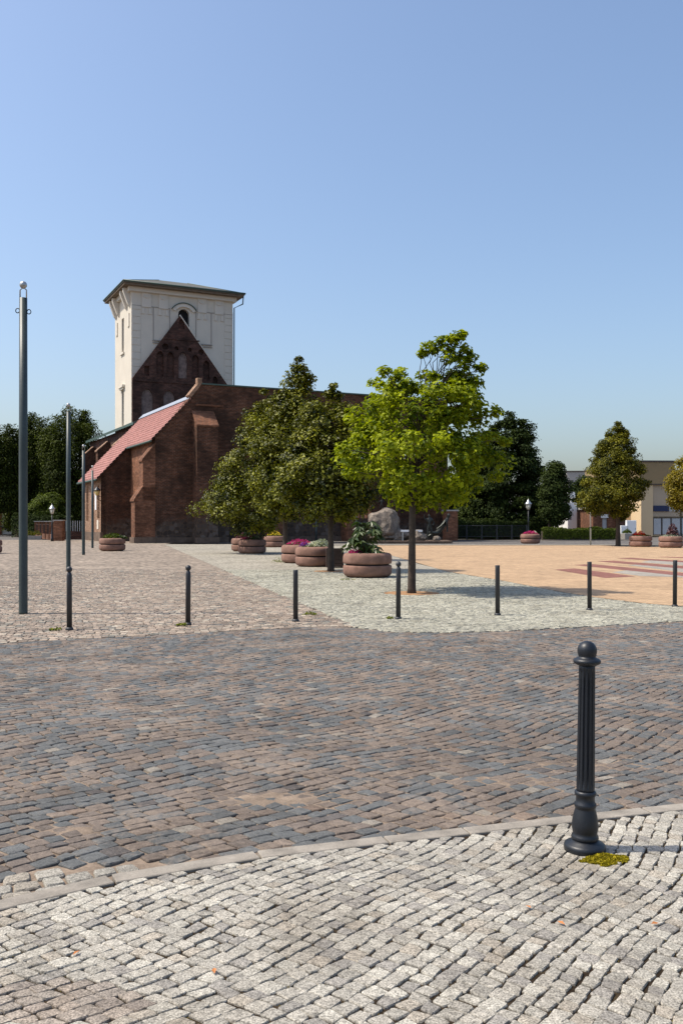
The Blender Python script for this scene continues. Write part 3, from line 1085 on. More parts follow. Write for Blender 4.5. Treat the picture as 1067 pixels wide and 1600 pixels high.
# wall carrying the ridge, and the taller flank running back beside the tower
mb = MB()
mb.box(5.43, 6.4, FY + 0.9, 8.1, 0, RZ(5.4) - 0.05)
cp(mb, 'nave_south_wall', 'brick_dark')
mb = MB()
mb.box(5.0, 6.94, 8.1, 30.6, 0, 10.6)
cp(mb, 'flank_wall', 'brick_dark')
for yy in (11.7, 19.8, 27.2):
    m2, m3 = MB(), MB()
    m2.prism([(5.0, yy, 0), (3.7, yy, 0), (3.7, yy, 8.9), (4.7, yy, 9.8), (5.0, yy, 9.8)], (0, 0.95, 0))
    b_ = cp(m2, 'flank_buttress', 'brick')
    m3.prism([(3.6, yy - 0.06, 8.82), (4.72, yy - 0.06, 9.82), (4.72, yy - 0.06, 9.95), (3.6, yy - 0.06, 8.95)], (0, 1.07, 0))
    cp(m3, 'weathering', 'brick_south', b_)
for yy in (14.6, 17.2, 22.4, 25.0):
    m2 = MB()
    m2.plate(arch(yy, yy + 1.2, 4.0, 8.0, 0.9), [], lambda u, v, w: (4.97 + w, u, v), 0.02)
    cp(m2, 'flank_window', 'glass_dark')
mb = MB()
mb.prism([(4.55, 8.1, 10.55), (6.94, 8.1, 11.6), (6.94, 8.1, 11.75), (4.55, 8.1, 10.8)], (0, 22.8, 0))
cp(mb, 'flank_roof', 'copper')
mb = MB()
mb.tube([(4.5, 20.3, 10.6), (4.88, 20.3, 10.2), (4.88, 20.3, 4.0)], 0.06, 6)
cp(mb, 'downpipe', 'pole_green')
# the tower
TX0, TX1, TY0, TY1, TZ = 6.95, 17.95, 18.85, 26.6, 25.9
mb = MB()
arch_w = arch(11.9, 13.1, 21.0, 23.55, 0.6)
mb.plate(rect(TX0, TX1, 0, TZ), [arch_w], lambda u, v, w: (u, TY0 + w, v), 0.6)
side_w = [arch(22.3, 23.3, 19.8, 23.3, 0.12), arch(22.3, 23.3, 11.9, 15.6, 0.12)]
mb.plate(rect(TY0 + 0.6, TY1, 0, TZ), side_w, lambda u, v, w: (TX0 + w, u, v), 0.6)
mb.box(TX0 + 0.6, TX1, TY1 - 0.6, TY1, 0, TZ)
mb.box(TX1 - 0.6, TX1, TY0 + 0.6, TY1 - 0.6, 0, TZ)
tower = cp(mb, 'tower', 'plaster')
tag(tower, 'cream plastered square tower')
m2 = MB()
m2.plate(arch_w, [], lambda u, v, w: (u, TY0 + 0.45 + w, v), 0.05)
cp(m2, 'tower_window', 'black', tower)
for h in side_w:
    m2 = MB()
    m2.plate(h, [], lambda u, v, w: (TX0 + 0.4 + w, u, v), 0.05)
    cp(m2, 'tower_window', 'glass_dark', tower)
    m2 = MB()
    m2.box(TX0 - 0.16, TX0, h[0][0] - 0.3, h[1][0] + 0.3, h[0][1] - 0.28, h[0][1] - 0.08)
    cp(m2, 'window_sill', 'plaster_trim', tower)
m2 = MB()
m2.box(TX0 - 0.3, TX0, 21.8, 23.8, 15.95, 16.2)
m2.box(TX0 - 0.2, TX0, 22.0, 23.6, 15.75, 15.95)
cp(m2, 'window_hood', 'plaster_trim', tower)
# curved hood over the belfry window
m2 = MB()
n = 14
oc, zc, r0, r1 = 12.5, 23.15, 1.2, 1.55
pts = []
for i in range(n + 1):
    a = math.radians(35) + math.radians(110) * i / n
    pts.append((oc + r1 * math.cos(a), zc + r1 * math.sin(a)))
for i in range(n, -1, -1):
    a = math.radians(35) + math.radians(110) * i / n
    pts.append((oc + r0 * math.cos(a), zc + r0 * math.sin(a)))
m2.plate(pts, [], lambda u, v, w: (u, TY0 - 0.22 + w, v), 0.22)
cp(m2, 'window_hood', 'plaster_trim', tower)
m2 = MB()
pts2 = [(oc + (p[0] - oc) * 1.06, zc + (p[1] - zc) * 1.06) for p in pts[:n + 1]] + [(oc + (p[0] - oc) * 1.003, zc + (p[1] - zc) * 1.003) for p in pts[n::-1]]
m2.plate(pts2, [], lambda u, v, w: (u, TY0 - 0.32 + w, v), 0.32)
cp(m2, 'hood_covering', 'copper', tower)
# rusticated corner blocks
zz = 11.8
while zz < 24.2:
    for (xa, xb) in ((TX0 - 0.02, TX0 + 0.95), (TX1 - 0.95, TX1 + 0.02)):
        m2 = MB()
        m2.box(xa, xb, TY0 - 0.04, TY0 - 0.001, zz, zz + 0.69)
        bevel(cp(m2, 'quoin', 'plaster', tower), 0.015, 1)
    zz += 0.74
# wall panels framed by thin mouldings, brackets under the eaves
for (xa, xb, za, zb) in ((9.2, 11.0, 20.65, 24.0), (13.8, 15.55, 20.65, 24.0)):
    m2 = MB()
    for b4 in ((xa, xa + 0.06, za, zb), (xb - 0.06, xb, za, zb)):
        m2 = MB()
        m2.box(b4[0], b4[1], TY0 - 0.05, TY0 - 0.001, b4[2], b4[3])
        cp(m2, 'panel_moulding', 'groove', tower)
m2 = MB()
m2.box(9.15, 15.6, TY0 - 0.14, TY0 - 0.001, 20.5, 20.62)
m2.box(9.15, 15.6, TY0 - 0.1, TY0 - 0.001, 20.28, 20.36)
cp(m2, 'panel_sill', 'groove', tower)
m2 = MB()
m2.box(TX0 + 0.02, 11.0, TY0 - 0.05, TY0 - 0.001, 24.02, 24.08)
cp(m2, 'frieze_line', 'groove', tower)
m2 = MB()
m2.box(13.9, TX1 - 0.02, TY0 - 0.05, TY0 - 0.001, 24.02, 24.08)
cp(m2, 'frieze_line', 'groove', tower)
for xc in (8.5, 10.3, 14.5, 16.4):
    m2 = MB()
    m2.box(xc - 0.5, xc + 0.5, TY0 - 0.1, TY0 - 0.001, 23.95, 25.7)
    cp(m2, 'frieze_pilaster', 'plaster_trim', tower)
    m2 = MB()
    r_ = [(xc + 0.42 * math.cos(math.pi + math.pi * i / 10), 25.3 + 0.42 * math.sin(math.pi + math.pi * i / 10)) for i in range(11)]
    r_ += [(xc + 0.3 * math.cos(2 * math.pi - math.pi * i / 10), 25.3 + 0.3 * math.sin(2 * math.pi - math.pi * i / 10)) for i in range(11)]
    m2.plate(r_, [], lambda u, v, w: (u, TY0 - 0.18 + w, v), 0.08)
    cp(m2, 'garland', 'plaster_trim', tower)
    for dx in (-0.36, 0.36):
        m2 = MB()
        m2.box(xc + dx - 0.2, xc + dx + 0.2, TY0 - 0.09, TY0 - 0.001, 23.25, 23.36)
        m2.box(xc + dx - 0.12, xc + dx + 0.12, TY0 - 0.09, TY0 - 0.001, 23.37, 23.85)
        cp(m2, 'guttae', 'plaster_trim', tower)
m2 = MB()
for yy in (19.5, 20.9, 24.6, 26.0):
    m2 = MB()
    m2.prism([(TX0, yy - 0.22, 23.9), (TX0 - 0.25, yy - 0.22, 24.2), (TX0 - 0.75, yy - 0.22, 25.5), (TX0 - 0.75, yy - 0.22, 25.85), (TX0, yy - 0.22, 25.85)], (0, 0.44, 0))
    cp(m2, 'eaves_bracket', 'plaster_trim', tower)
for yy in (20.0, 25.5):
    m2 = MB()
    m2.box(TX0 - 0.1, TX0 - 0.001, yy - 0.3, yy + 0.3, 22.0, 23.4)
    cp(m2, 'side_ornament', 'plaster_trim', tower)
m2 = MB()
m2.box(TX0 - 0.35, TX1 + 0.35, TY0 - 0.35, TY1 + 0.35, TZ - 0.45, TZ)
cp(m2, 'cornice', 'plaster_trim', tower)
OV = 0.95
m2 = MB()
m2.box(TX0 - OV, TX1 + OV, TY0 - OV, TY1 + OV, TZ + 0.002, TZ + 0.2)
cp(m2, 'eaves_soffit', 'soffit', tower)
m2 = MB()
e = OV + 0.1
a, b = [(TX0 - e, TY0 - e, TZ + 0.203), (TX1 + e, TY0 - e, TZ + 0.203), (TX1 + e, TY1 + e, TZ + 0.203), (TX0 - e, TY1 + e, TZ + 0.203)], None
top = [(x, y, z + 0.16) for x, y, z in a]
ym = (TY0 + TY1) / 2
rg = [(TX0 + 3.9, ym, TZ + 2.05), (TX1 - 3.9, ym, TZ + 2.05)]
m2.add(a + top + rg, [(0, 3, 2, 1), (0, 1, 5, 4), (1, 2, 6, 5), (2, 3, 7, 6), (3, 0, 4, 7), (4, 5, 9, 8), (5, 6, 9), (6, 7, 8, 9), (7, 4, 8)])
cp(m2, 'tower_roof', 'roof_brown', tower)
m2 = MB()
for p, q in ((0, 1), (1, 2), (2, 3), (3, 0)):
    m2.tube([top[p], top[q]], 0.09, 6)
for p, q in ((0, 0), (1, 1), (2, 1), (3, 0)):
    m2.tube([top[p], rg[q]], 0.06, 6)
cp(m2, 'roof_edge', 'copper', tower)
m2 = MB()
m2.tube([(TX1 + 0.9, TY0 - 0.9, TZ + 0.1), (TX1 + 0.85, TY0 - 0.85, TZ - 0.75), (TX1 + 0.12, TY0 - 0.15, TZ - 1.1), (TX1 + 0.1, TY0 - 0.1, 8)], 0.07, 6)
cp(m2, 'tower_downpipe', 'pole_green', tower)
# brick gable standing against the tower front
GY = TY0 - 0.42
og = [(TX0, 0), (TX1 - 0.55, 0), (TX1 - 0.55, 16.1), (11.95, 23.3), (TX0, 16.4)]
nich = []
for xc, w, z0, z1 in ((9.85, 0.8, 16.75, 18.85), (10.95, 0.78, 16.75, 18.85), (12.3, 0.95, 16.75, 18.8), (13.65, 0.8, 16.75, 18.75), (14.85, 0.7, 16.75, 18.3)):
    nich.append(arch(xc - w / 2, xc + w / 2, z0, z1, w * 0.75, 6))
for xc, z, r in ((10.4, 19.95, 0.33), (11.6, 19.85, 0.22), (13.05, 19.8, 0.22), (14.28, 19.65, 0.3)):
    nich.append([(xc + r * math.cos(2 * math.pi * k / 12), z + r * math.sin(2 * math.pi * k / 12)) for k in range(12)])
nich.append(arch(8.2, 8.7, 16.75, 18.0 - 0.3, 0.1, 3))
nich.append(arch(15.6, 16.1, 16.4, 16.9, 0.3, 4))
nich.append(arch(11.85, 12.45, 22.0, 22.6, 0.4, 5))
low = [arch(7.9, 9.1, 11.6, 14.6, 0.8, 6), arch(10.2, 11.4, 11.6, 14.6, 0.8, 6)]
m2 = MB()
m2.plate(og, nich + low, lambda u, v, w: (u, GY + w, v), 0.28)
gable = cp(m2, 'old_roof_gable', 'brick_dark')
tag(gable, 'weathered brick gable with blind arches')
m2 = MB()
m2.plate([(p[0] + (0.02 if p[0] < 10 else -0.02), p[1] - (0.04 if p[1] > 0 else 0)) for p in og], [], lambda u, v, w: (u, GY + 0.283 + w, v), 0.12)
cp(m2, 'niche_back', 'brick_dark', gable)
for h in low + [nich[2]]:
    m2 = MB()
    m2.plate(h, [], lambda u, v, w: (u, GY + 0.2 + w, v), 0.05)
    cp(m2, 'plastered_niche', 'old_plaster', gable)
m2 = MB()
m2.box(TX0 + 0.01, TX1 - 0.6, GY - 0.1, GY - 0.001, 16.15, 16.32)
cp(m2, 'gable_string_course', 'brick_dark', gable)
m2 = MB()
m2.box(10.2, 14.1, GY - 0.07, GY - 0.001, 20.75, 20.87)
cp(m2, 'gable_string_course', 'brick_dark', gable)
m2 = MB()
sl_ = [(11.95, 23.3), (TX1 - 0.55, 16.1)]
m2.prism([(11.95, GY - 0.03, 23.32), (17.42, GY - 0.03, 16.1), (17.46, GY - 0.03, 16.12), (12.0, GY - 0.03, 23.45)], (0, 0.45, 0))
cp(m2, 'gable_edge', 'plaster', gable)

# ------------------------------------------------------------------ foliage
def leaf_mesh(name, pts, nrm, size, mat, parent, tint=None, aspect=0.62, loc=(0, 0, 0), fold=0.22, axis=None):
    """many small folded leaves at pts (N x 3), facing nrm"""
    N = len(pts)
    pts = np.asarray(pts, dtype=np.float64) - np.array(loc)
    nrm = np.asarray(nrm, dtype=np.float64)
    nrm /= np.linalg.norm(nrm, axis=1, keepdims=True) + 1e-9
    r = NP.normal(size=(N, 3)) if axis is None else axis
    t = r - nrm * np.sum(r * nrm, axis=1, keepdims=True)
    t /= np.linalg.norm(t, axis=1, keepdims=True) + 1e-9
    b = np.cross(nrm, t)
    s = (np.asarray(size) if not np.isscalar(size) else np.full(N, size)) * NP.uniform(0.55, 1.35, N)
    s = s[:, None]
    v = np.empty((N, 4, 3))
    v[:, 0] = pts - t * s * 0.5
    v[:, 1] = pts + b * s * aspect * 0.5 + nrm * s * fold - t * s * 0.06
    v[:, 2] = pts + t * s * 0.5
    v[:, 3] = pts - b * s * aspect * 0.5 + nrm * s * fold - t * s * 0.06
    me = bpy.data.meshes.new(name)
    me.vertices.add(N * 4)
    me.vertices.foreach_set('co', v.astype(np.float32).ravel())
    i = np.arange(N)[:, None] * 4
    tri = np.concatenate([i + np.array([0, 1, 2]), i + np.array([0, 2, 3])], axis=1).reshape(-1)
    nf = N * 2
    me.loops.add(nf * 3)
    me.loops.foreach_set('vertex_index', tri.astype(np.int32))
    me.polygons.add(nf)
    me.polygons.foreach_set('loop_start', (np.arange(nf) * 3).astype(np.int32))
    me.update(calc_edges=True)
    if tint is None:
        tint = NP.random(N)
    tt = np.repeat(np.clip(tint, 0, 1), 4).astype(np.float32)
    col = np.stack([tt, tt, tt, np.ones_like(tt)], axis=1)
    at = me.attributes.new('leaf_tint', 'FLOAT_COLOR', 'POINT')
    at.data.foreach_set('color', col.ravel())
    me.materials.append(mat)
    o = bpy.data.objects.new(name, me)
    o.location = loc
    return link(o, parent)


def limb(mb, p0, p1, r0, r1, wob=0.1, n=5):
    p0, p1 = Vector(p0), Vector(p1)
    L = (p1 - p0).length
    pts, rad = [], []
    for i in range(n + 1):
        f = i / n
        p = p0.lerp(p1, f)
        if 0 < i < n:
            p += Vector((rnd.uniform(-1, 1), rnd.uniform(-1, 1), rnd.uniform(-0.5, 0.5))) * wob * L * 0.25
        p.z += math.sin(f * math.pi) * L * 0.06
        pts.append(p)
        rad.append(r0 + (r1 - r0) * f)
    mb.tube(pts, rad, 6)


def tree(name, base, prof, label, mat, nclump, per, leaf, clump_r, trunk_r, group, cat='tree', depth=0.95, shell=0.6, hang=0.0, lean=0.0,
         extra=(), limbs=14, bark='bark', tint_mid=0.5, up=0.7, lump=0.3, trunk_top=0.6, yoff=0.0, zmin=0.4):
    """base: ground point; prof: [(photo y, left x, right x)] of the crown as seen at the tree's distance"""
    d = base.y
    k = d / F
    zs, cs, hs = [], [], []
    for (py, xl, xr) in sorted(prof, key=lambda r: -r[0]):
        zs.append(EYE + (HY - py) * k)
        cs.append(((xl + xr) / 2 - 533.5) * k - base.x)
        hs.append((xr - xl) / 2 * k)
    zs, cs, hs = np.array(zs), np.array(cs), np.array(hs)
    root = empty(name, base, 0, label, cat, group)
    # clump centres: height by local area, then biased towards the outside
    gz = np.linspace(zs[0], zs[-1], 200)
    gw = np.interp(gz, zs, hs) ** 1.5 + 1e-4
    z = NP.choice(gz, nclump, p=gw / gw.sum()) + NP.normal(0, 0.02 * (zs[-1] - zs[0]), nclump)
    c, h = np.interp(z, zs, cs), np.interp(z, zs, hs)
    a = NP.uniform(0, 2 * np.pi, nclump)
    rr = np.sqrt(NP.random(nclump) * (1 - shell * shell) + shell * shell * (NP.random(nclump) > 0.25))
    rr = np.clip(rr, 0.05, 1.0)
    hh = np.maximum(h - clump_r * 0.5, h * 0.4)
    sd = rnd.random() * 50
    H_ = zs[-1] - zs[0]
    lob = np.array([mnoise.noise(Vector((math.cos(t) * 1.5 + sd, math.sin(t) * 1.5, (q - zs[0]) / H_ * 5.0))) for t, q in zip(a, z)])
    hh = hh * (1.0 + lump * lob + np.where(NP.random(nclump) < 0.1, 0.1, 0.0))
    cx, cy = c + np.cos(a) * rr * hh, np.sin(a) * rr * hh * depth + yoff
    P = np.stack([cx, cy, z], axis=1)
    R = clump_r * NP.uniform(0.6, 1.3, nclump) * np.clip(h / (hs.max() * 0.5), 0.45, 1.0)
    for (px, py, rp, dy) in extra:
        P = np.vstack([P, [[(px - 533.5) * k - base.x, dy, EYE + (HY - py) * k]]])
        R = np.append(R, rp * k)
    cen = np.array([np.mean(cs), 0, (zs[0] + zs[-1]) / 2])
    n = len(P)
    idx = np.repeat(np.arange(n), per)
    off = NP.normal(size=(len(idx), 3))
    off /= np.linalg.norm(off, axis=1, keepdims=True)
    off *= (NP.random((len(idx), 1)) ** 0.45)
    pts = P[idx] + off * R[idx][:, None] * np.array([1, 1, 0.72])
    if hang:
        dz = NP.random(len(idx)) ** 1.3 * hang * NP.uniform(0.5, 1.2, n)[idx]
        lat = NP.normal(0, 1, (len(idx), 2)) * 0.22 + off[:, :2] * R[idx][:, None] * 0.75
        pts = np.stack([P[idx][:, 0] + lat[:, 0], P[idx][:, 1] + lat[:, 1], P[idx][:, 2] + R[idx] * 0.4 - dz + off[:, 2] * 0.15], axis=1)
        low_ = pts[:, 2] < zmin
        pts[low_, 2] = zmin + NP.random(int(low_.sum())) * 2.5
    out = pts - cen
    out /= np.linalg.norm(out, axis=1, keepdims=True) + 1e-6
    nr = off * 0.55 + out * 0.35 + np.array([0, 0, up]) + NP.normal(0, 0.42, off.shape)
    tint = np.clip(NP.normal(tint_mid, 0.25, len(idx)) + NP.normal(0, 0.2, n)[idx], 0, 1)
    ax = None
    if hang:
        ax = NP.normal(0, 0.25, off.shape) + np.array([0, 0, -1.0])
    leaf_mesh('crown', pts, nr, leaf, mat, root, tint, loc=(0, 0, 0), axis=ax)
    # trunk and limbs
    mb = MB()
    z0 = zs[0]
    ztop = z0 + (zs[-1] - z0) * trunk_top
    cxt = float(np.interp(ztop, zs, cs))
    tp = [Vector((0, 0, -0.05)), Vector((0, 0, 0.1)), Vector((lean * 0.5, 0, z0 * 0.6)), Vector((lean, 0, z0 + 0.15)), Vector((cxt * 0.6, 0.05, (z0 + ztop) / 2)), Vector((cxt, 0, ztop))]
    mb.tube(tp, [trunk_r * 1.35, trunk_r * 1.1, trunk_r * 0.9, trunk_r * 0.85, trunk_r * 0.5, trunk_r * 0.2], 10)
    tk = mb.build('trunk', M[bark], root)
    mb = MB()
    order = list(range(n))
    rnd.shuffle(order)
    for i in order[:limbs] + list(range(nclump, n)):
        q = P[i]
        f = min(0.95, max(0.02, (q[2] - z0) / max(0.1, ztop - z0) * 0.62))
        s = tp[3].lerp(tp[5], f)
        limb(mb, s, q, trunk_r * (0.42 - 0.25 * f), trunk_r * 0.06, 0.3)
    if mb.v:
        mb.build('branches', M[bark], root)
    return root


n_ = 15000
jx, jy = NP.uniform(-2.6, 3.2, n_), NP.uniform(1.2, 5.6, n_)
kp = np.array([y < kerb_in(x) - 0.01 and mnoise.noise(Vector((x * 2.1, y * 2.1, 7.7))) > -0.12 for x, y in zip(jx, jy)])
jx, jy = jx[kp], jy[kp]
jp = np.stack([jx, jy, NP.uniform(-0.0105, -0.0035, len(jx))], axis=1)
jm = leaf_mesh('joint_moss', jp, NP.normal(0, 0.6, jp.shape) + np.array([0, 0, 1.0]), 0.0085, leaf_mat('joint_moss', (0.045, 0.032, 0.012), (0.17, 0.14, 0.035), 0.15, 0.9, 0.05), walk)
tag(jm, kind='stuff')
G_ROW = 'trees in the row beside the planters'
# bright green tree in front
tree('street_tree', G(643, 926), [(792, 640, 700), (785, 596, 742), (765, 556, 772), (735, 538, 790), (705, 530, 796), (680, 540, 792), (655, 548, 780), (630, 562, 764),
                                  (612, 572, 756), (598, 610, 745), (588, 640, 735)],
     'bright yellow-green young tree with loose crown, nearest of the trees', M['leaf_bright'], 205, 88, 0.115, 0.32, 0.085, G_ROW, shell=0.5, limbs=34,
     lump=0.32, extra=[(600, 584, 13, -0.2), (588, 598, 14, 0.1), (627, 580, 12, 0.2), (634, 600, 14, -0.1), (668, 542, 14, 0.0), (688, 533, 14, 0.1), (712, 528, 15, 0.0), (728, 545, 14, 0.1),
            (722, 522, 10, 0.1), (747, 578, 12, -0.2), (742, 600, 14, 0.1), (775, 645, 12, -0.1), (790, 690, 12, 0.1), (700, 560, 16, 0), (720, 580, 16, 0.2), (735, 560, 13, 0), (752, 574, 8, 0.1), (712, 600, 16, -0.2), (690, 606, 15, 0.2), (742, 620, 14, 0), (650, 606, 14, 0), (612, 604, 13, 0.2), (700, 545, 14, 0), (680, 546, 13, 0.1), (705, 532, 13, -0.1), (725, 570, 15, -0.1), (705, 585, 16, 0.1), (738, 590, 13, 0.2), (675, 590, 12, -0.2), (618, 590, 12, 0), (716, 556, 12, 0.2), (660, 552, 9, 0.1), (536, 705, 12, -0.2), (545, 740, 12, -0.3)],
     tint_mid=0.5, lean=0.02, trunk_top=0.75, yoff=0.45)
# three dark lindens behind it in the row
tree('linden_tree', G(517, 892), [(808, 470, 545), (795, 440, 575), (770, 424, 588), (735, 428, 590), (700, 440, 585), (670, 452, 575), (645, 466, 562), (625, 490, 548), (612, 505, 530)],
     'dark green linden with its trunk beside the dark wooden box', M['leaf_linden'], 230, 120, 0.125, 0.42, 0.10, G_ROW, shell=0.7, tint_mid=0.4)
bB = G(446, 875)
tree('linden_tree', bB, [(806, 420, 490), (790, 398, 508), (760, 388, 508), (730, 392, 508), (700, 398, 508), (670, 405, 503), (645, 415, 498), (622, 430, 493), (605, 446, 489), (590, 450, 489), (575, 456, 484)],
     'tallest linden of the row, with a pointed top reaching above the brick wall', M['leaf_linden'], 280, 115, 0.135, 0.45, 0.11, G_ROW, shell=0.72, tint_mid=0.42, lump=0.22,
     extra=[(467, 562, 8, 0), (462, 573, 11, 0.1), (473, 576, 10, -0.1), (455, 588, 13, 0), (470, 590, 15, -0.1), (485, 592, 10, 0.1), (448, 602, 13, 0.1), (463, 604, 15, -0.2), (480, 604, 13, 0.1), (440, 618, 15, 0), (425, 630, 14, -0.2)])
tree('linden_tree', G(397, 864.5), [(822, 360, 440), (812, 325, 455), (795, 311, 468), (775, 316, 470), (750, 330, 468), (725, 343, 465), (700, 354, 460), (675, 366, 455), (650, 380, 448), (628, 396, 440), (615, 405, 428)],
     'broad linden at the far end of the row, in front of the church wall', M['leaf_linden'], 290, 115, 0.145, 0.5, 0.12, G_ROW, shell=0.74, tint_mid=0.45)
# single tree on the far side of the square
tree('linden_tree', G(965, 853), [(806, 955, 985), (800, 915, 985), (785, 900, 998), (768, 903, 1010), (748, 908, 1012), (728, 920, 1008), (710, 924, 998), (692, 932, 990), (678, 946, 984), (666, 954, 977), (657, 961, 969)],
     'conical ochre-green linden standing alone between the planters', M['leaf_hornbeam'], 270, 150, 0.14, 0.5, 0.16, 'trees on the far side of the square', shell=0.72, lump=0.16,
     extra=[(965, 662, 6, 0), (962, 670, 8, 0.1), (969, 673, 8, -0.1), (958, 682, 10, 0), (972, 684, 10, 0), (948, 694, 10, 0), (980, 696, 10, 0.2), (938, 704, 9, 0), (965, 692, 14, 0.3)])
tree('linden_tree', G(1078, 853), [(800, 1060, 1090), (790, 1045, 1108), (770, 1037, 1118), (750, 1044, 1112), (735, 1050, 1108), (715, 1060, 1098)],
     'yellowing tree cut off by the picture edge next to a lamp', M['leaf_yellow'], 130, 140, 0.14, 0.5, 0.13, 'trees on the far side of the square', shell=0.72)
# dark trees behind the square
GB = 'dark trees behind the square'
tree('spruce_tree', Vector((AT(792, 815, 92).x, 92, 0)), [(842, 705, 840), (815, 706, 844), (780, 712, 848), (750, 720, 848), (720, 730, 845), (695, 742, 840), (670, 760, 832), (648, 786, 812)],
     'big dark tree with spreading crown behind the iron fence', M['leaf_dark'], 420, 190, 0.26, 0.85, 0.3, GB, shell=0.7, hang=0.9, lump=0.5)
tree('broadleaf_tree', Vector((AT(858, 815, 86).x, 86, 0)), [(818, 846, 880), (805, 842, 888), (780, 841, 892), (755, 844, 890), (735, 850, 884), (722, 856, 872), (713, 860, 866)],
     'slim dark tree with bare stem behind the hedge', M['leaf_dark'], 150, 170, 0.21, 0.7, 0.16, GB, shell=0.74, tint_mid=0.55)
tree('broadleaf_tree', Vector((AT(908, 815, 108).x, 108, 0)), [(838, 892, 930), (815, 890, 934), (790, 886, 935), (765, 890, 930), (748, 898, 920)],
     'low dark tree half hidden behind the ochre linden', M['leaf_dark'], 120, 150, 0.24, 0.8, 0.16, GB, shell=0.74, tint_mid=0.6)
tree('broadleaf_tree', Vector((AT(738, 815, 100).x, 100, 0)), [(840, 690, 775), (800, 680, 785), (760, 690, 780), (720, 705, 775), (700, 720, 765)],
     'dark tree directly behind the bright green tree', M['leaf_dark'], 220, 150, 0.28, 1.0, 0.25, GB, shell=0.75)
# weeping trees on the left
GW = 'weeping trees beside the church'
tree('weeping_tree', Vector((AT(112, 815, 112).x, 112, 0)), [(838, 50, 165), (800, 48, 170), (760, 52, 166), (720, 56, 162), (690, 62, 160), (668, 70, 155), (652, 80, 150), (640, 98, 138)],
     'tall weeping tree right behind the flagpoles and the church corner', M['leaf_willow'], 430, 230, 0.25, 0.9, 0.35, GW, shell=0.7, hang=3.4, tint_mid=0.42)
tree('weeping_tree', Vector((AT(62, 815, 116).x, 116, 0)), [(838, 10, 108), (800, 8, 108), (760, 10, 106), (720, 14, 102), (690, 20, 98), (668, 30, 92), (652, 42, 82)],
     'weeping tree just right of the nearest flagpole', M['leaf_willow'], 360, 210, 0.25, 0.9, 0.3, GW, shell=0.7, hang=3.4, tint_mid=0.42)
tree('weeping_tree', Vector((AT(-5, 815, 110).x, 110, 0)), [(826, -50, 34), (800, -55, 44), (760, -55, 50), (720, -50, 50), (695, -45, 46), (675, -35, 36), (664, -15, 22)],
     'weeping tree at the left picture edge', M['leaf_willow'], 360, 200, 0.25, 0.9, 0.3, GW, shell=0.7, hang=3.4, zmin=2.7, tint_mid=0.35)
tree('clipped_tree', Vector((AT(72, 815, 99).x, 99, 0)), [(822, 46, 100), (812, 40, 105), (795, 42, 104), (782, 50, 98), (773, 62, 88)],
     'round clipped tree with dense dome above the brick garden fence', M['leaf_hedge'], 220, 150, 0.17, 0.5, 0.16, 'weeping trees beside the church', shell=0.85, tint_mid=0.6)


def hedge(name, p0, p1, thick, h, mat, label, leaf=0.12, n=9000, cat='hedge'):
    p0, p1 = Vector(p0), Vector(p1)
    L = (p1 - p0).length
    u = (p1 - p0) / L
    w = Vector((-u.y, u.x, 0))
    a, b, c = NP.random(n) * L, (NP.random(n) - 0.5) * thick, NP.random(n) ** 0.6 * h
    face = NP.integers(0, 3, n)
    b = np.where(face == 0, -thick / 2 + NP.normal(0, 0.04, n), b)
    hvar = h * (1 + 0.08 * np.sin(a * 1.7) + 0.05 * np.sin(a * 4.3))
    c = np.where(face == 1, hvar + NP.normal(0, 0.05, n), c)
    pts = np.stack([a * u.x + b * w.x, a * u.y + b * w.y, c], axis=1)
    nr = NP.normal(0, 0.5, (n, 3)) + np.where((face == 1)[:, None], np.array([[0, 0, 1.0]]), np.array([[-w.x, -w.y, 0.4]]))
    root = empty(name, p0, 0, label, cat)
    leaf_mesh('foliage', pts, nr, leaf, mat, root, np.clip(NP.normal(0.5, 0.25, n), 0, 1))
    mb = MB()
    mb.hexa([tuple(q) for q in (-w * thick * 0.32, u * L - w * thick * 0.32, u * L + w * thick * 0.32, w * thick * 0.32)],
            [(q.x, q.y, h * 0.8) for q in (-w * thick * 0.32, u * L - w * thick * 0.32, u * L + w * thick * 0.32, w * thick * 0.32)])
    mb.build('twigs', M['bark'], root)
    return root


hedge('hedge', AT(846, 843, 83) * 1, AT(962, 843, 83), 1.0, 0.95, M['leaf_hedge'], 'low clipped hedge along the far lane by the brick house', 0.13, 9000)
for o in [o for o in C.objects if o.name.startswith('hedge')]:
    o.location.z = -0.02
hedge('undergrowth', Vector((AT(690, 843, 86).x, 86, -0.02)), Vector((AT(850, 843, 90).x, 90, -0.02)), 3.0, 1.6, M['leaf_dark'], 'dark shrubs behind the iron fence', 0.22, 12000, 'shrubs')
hedge('undergrowth', Vector((AT(30, 843, 97).x, 97, -0.02)), Vector((AT(104, 843, 94).x, 94, -0.02)), 2.0, 2.2, M['leaf_dark'], 'dark shrubs filling the space behind the brick garden fence', 0.2, 9000, 'shrubs')

# ------------------------------------------------------------------ bollards and poles
def fl(a, z):
    if 0.30 < z < 0.885:
        e = min(1.0, (z - 0.30) / 0.02, (0.885 - z) / 0.02)
        return 0.0078 * e * max(0.0, math.cos(a * 12)) ** 0.7
    return 0.0


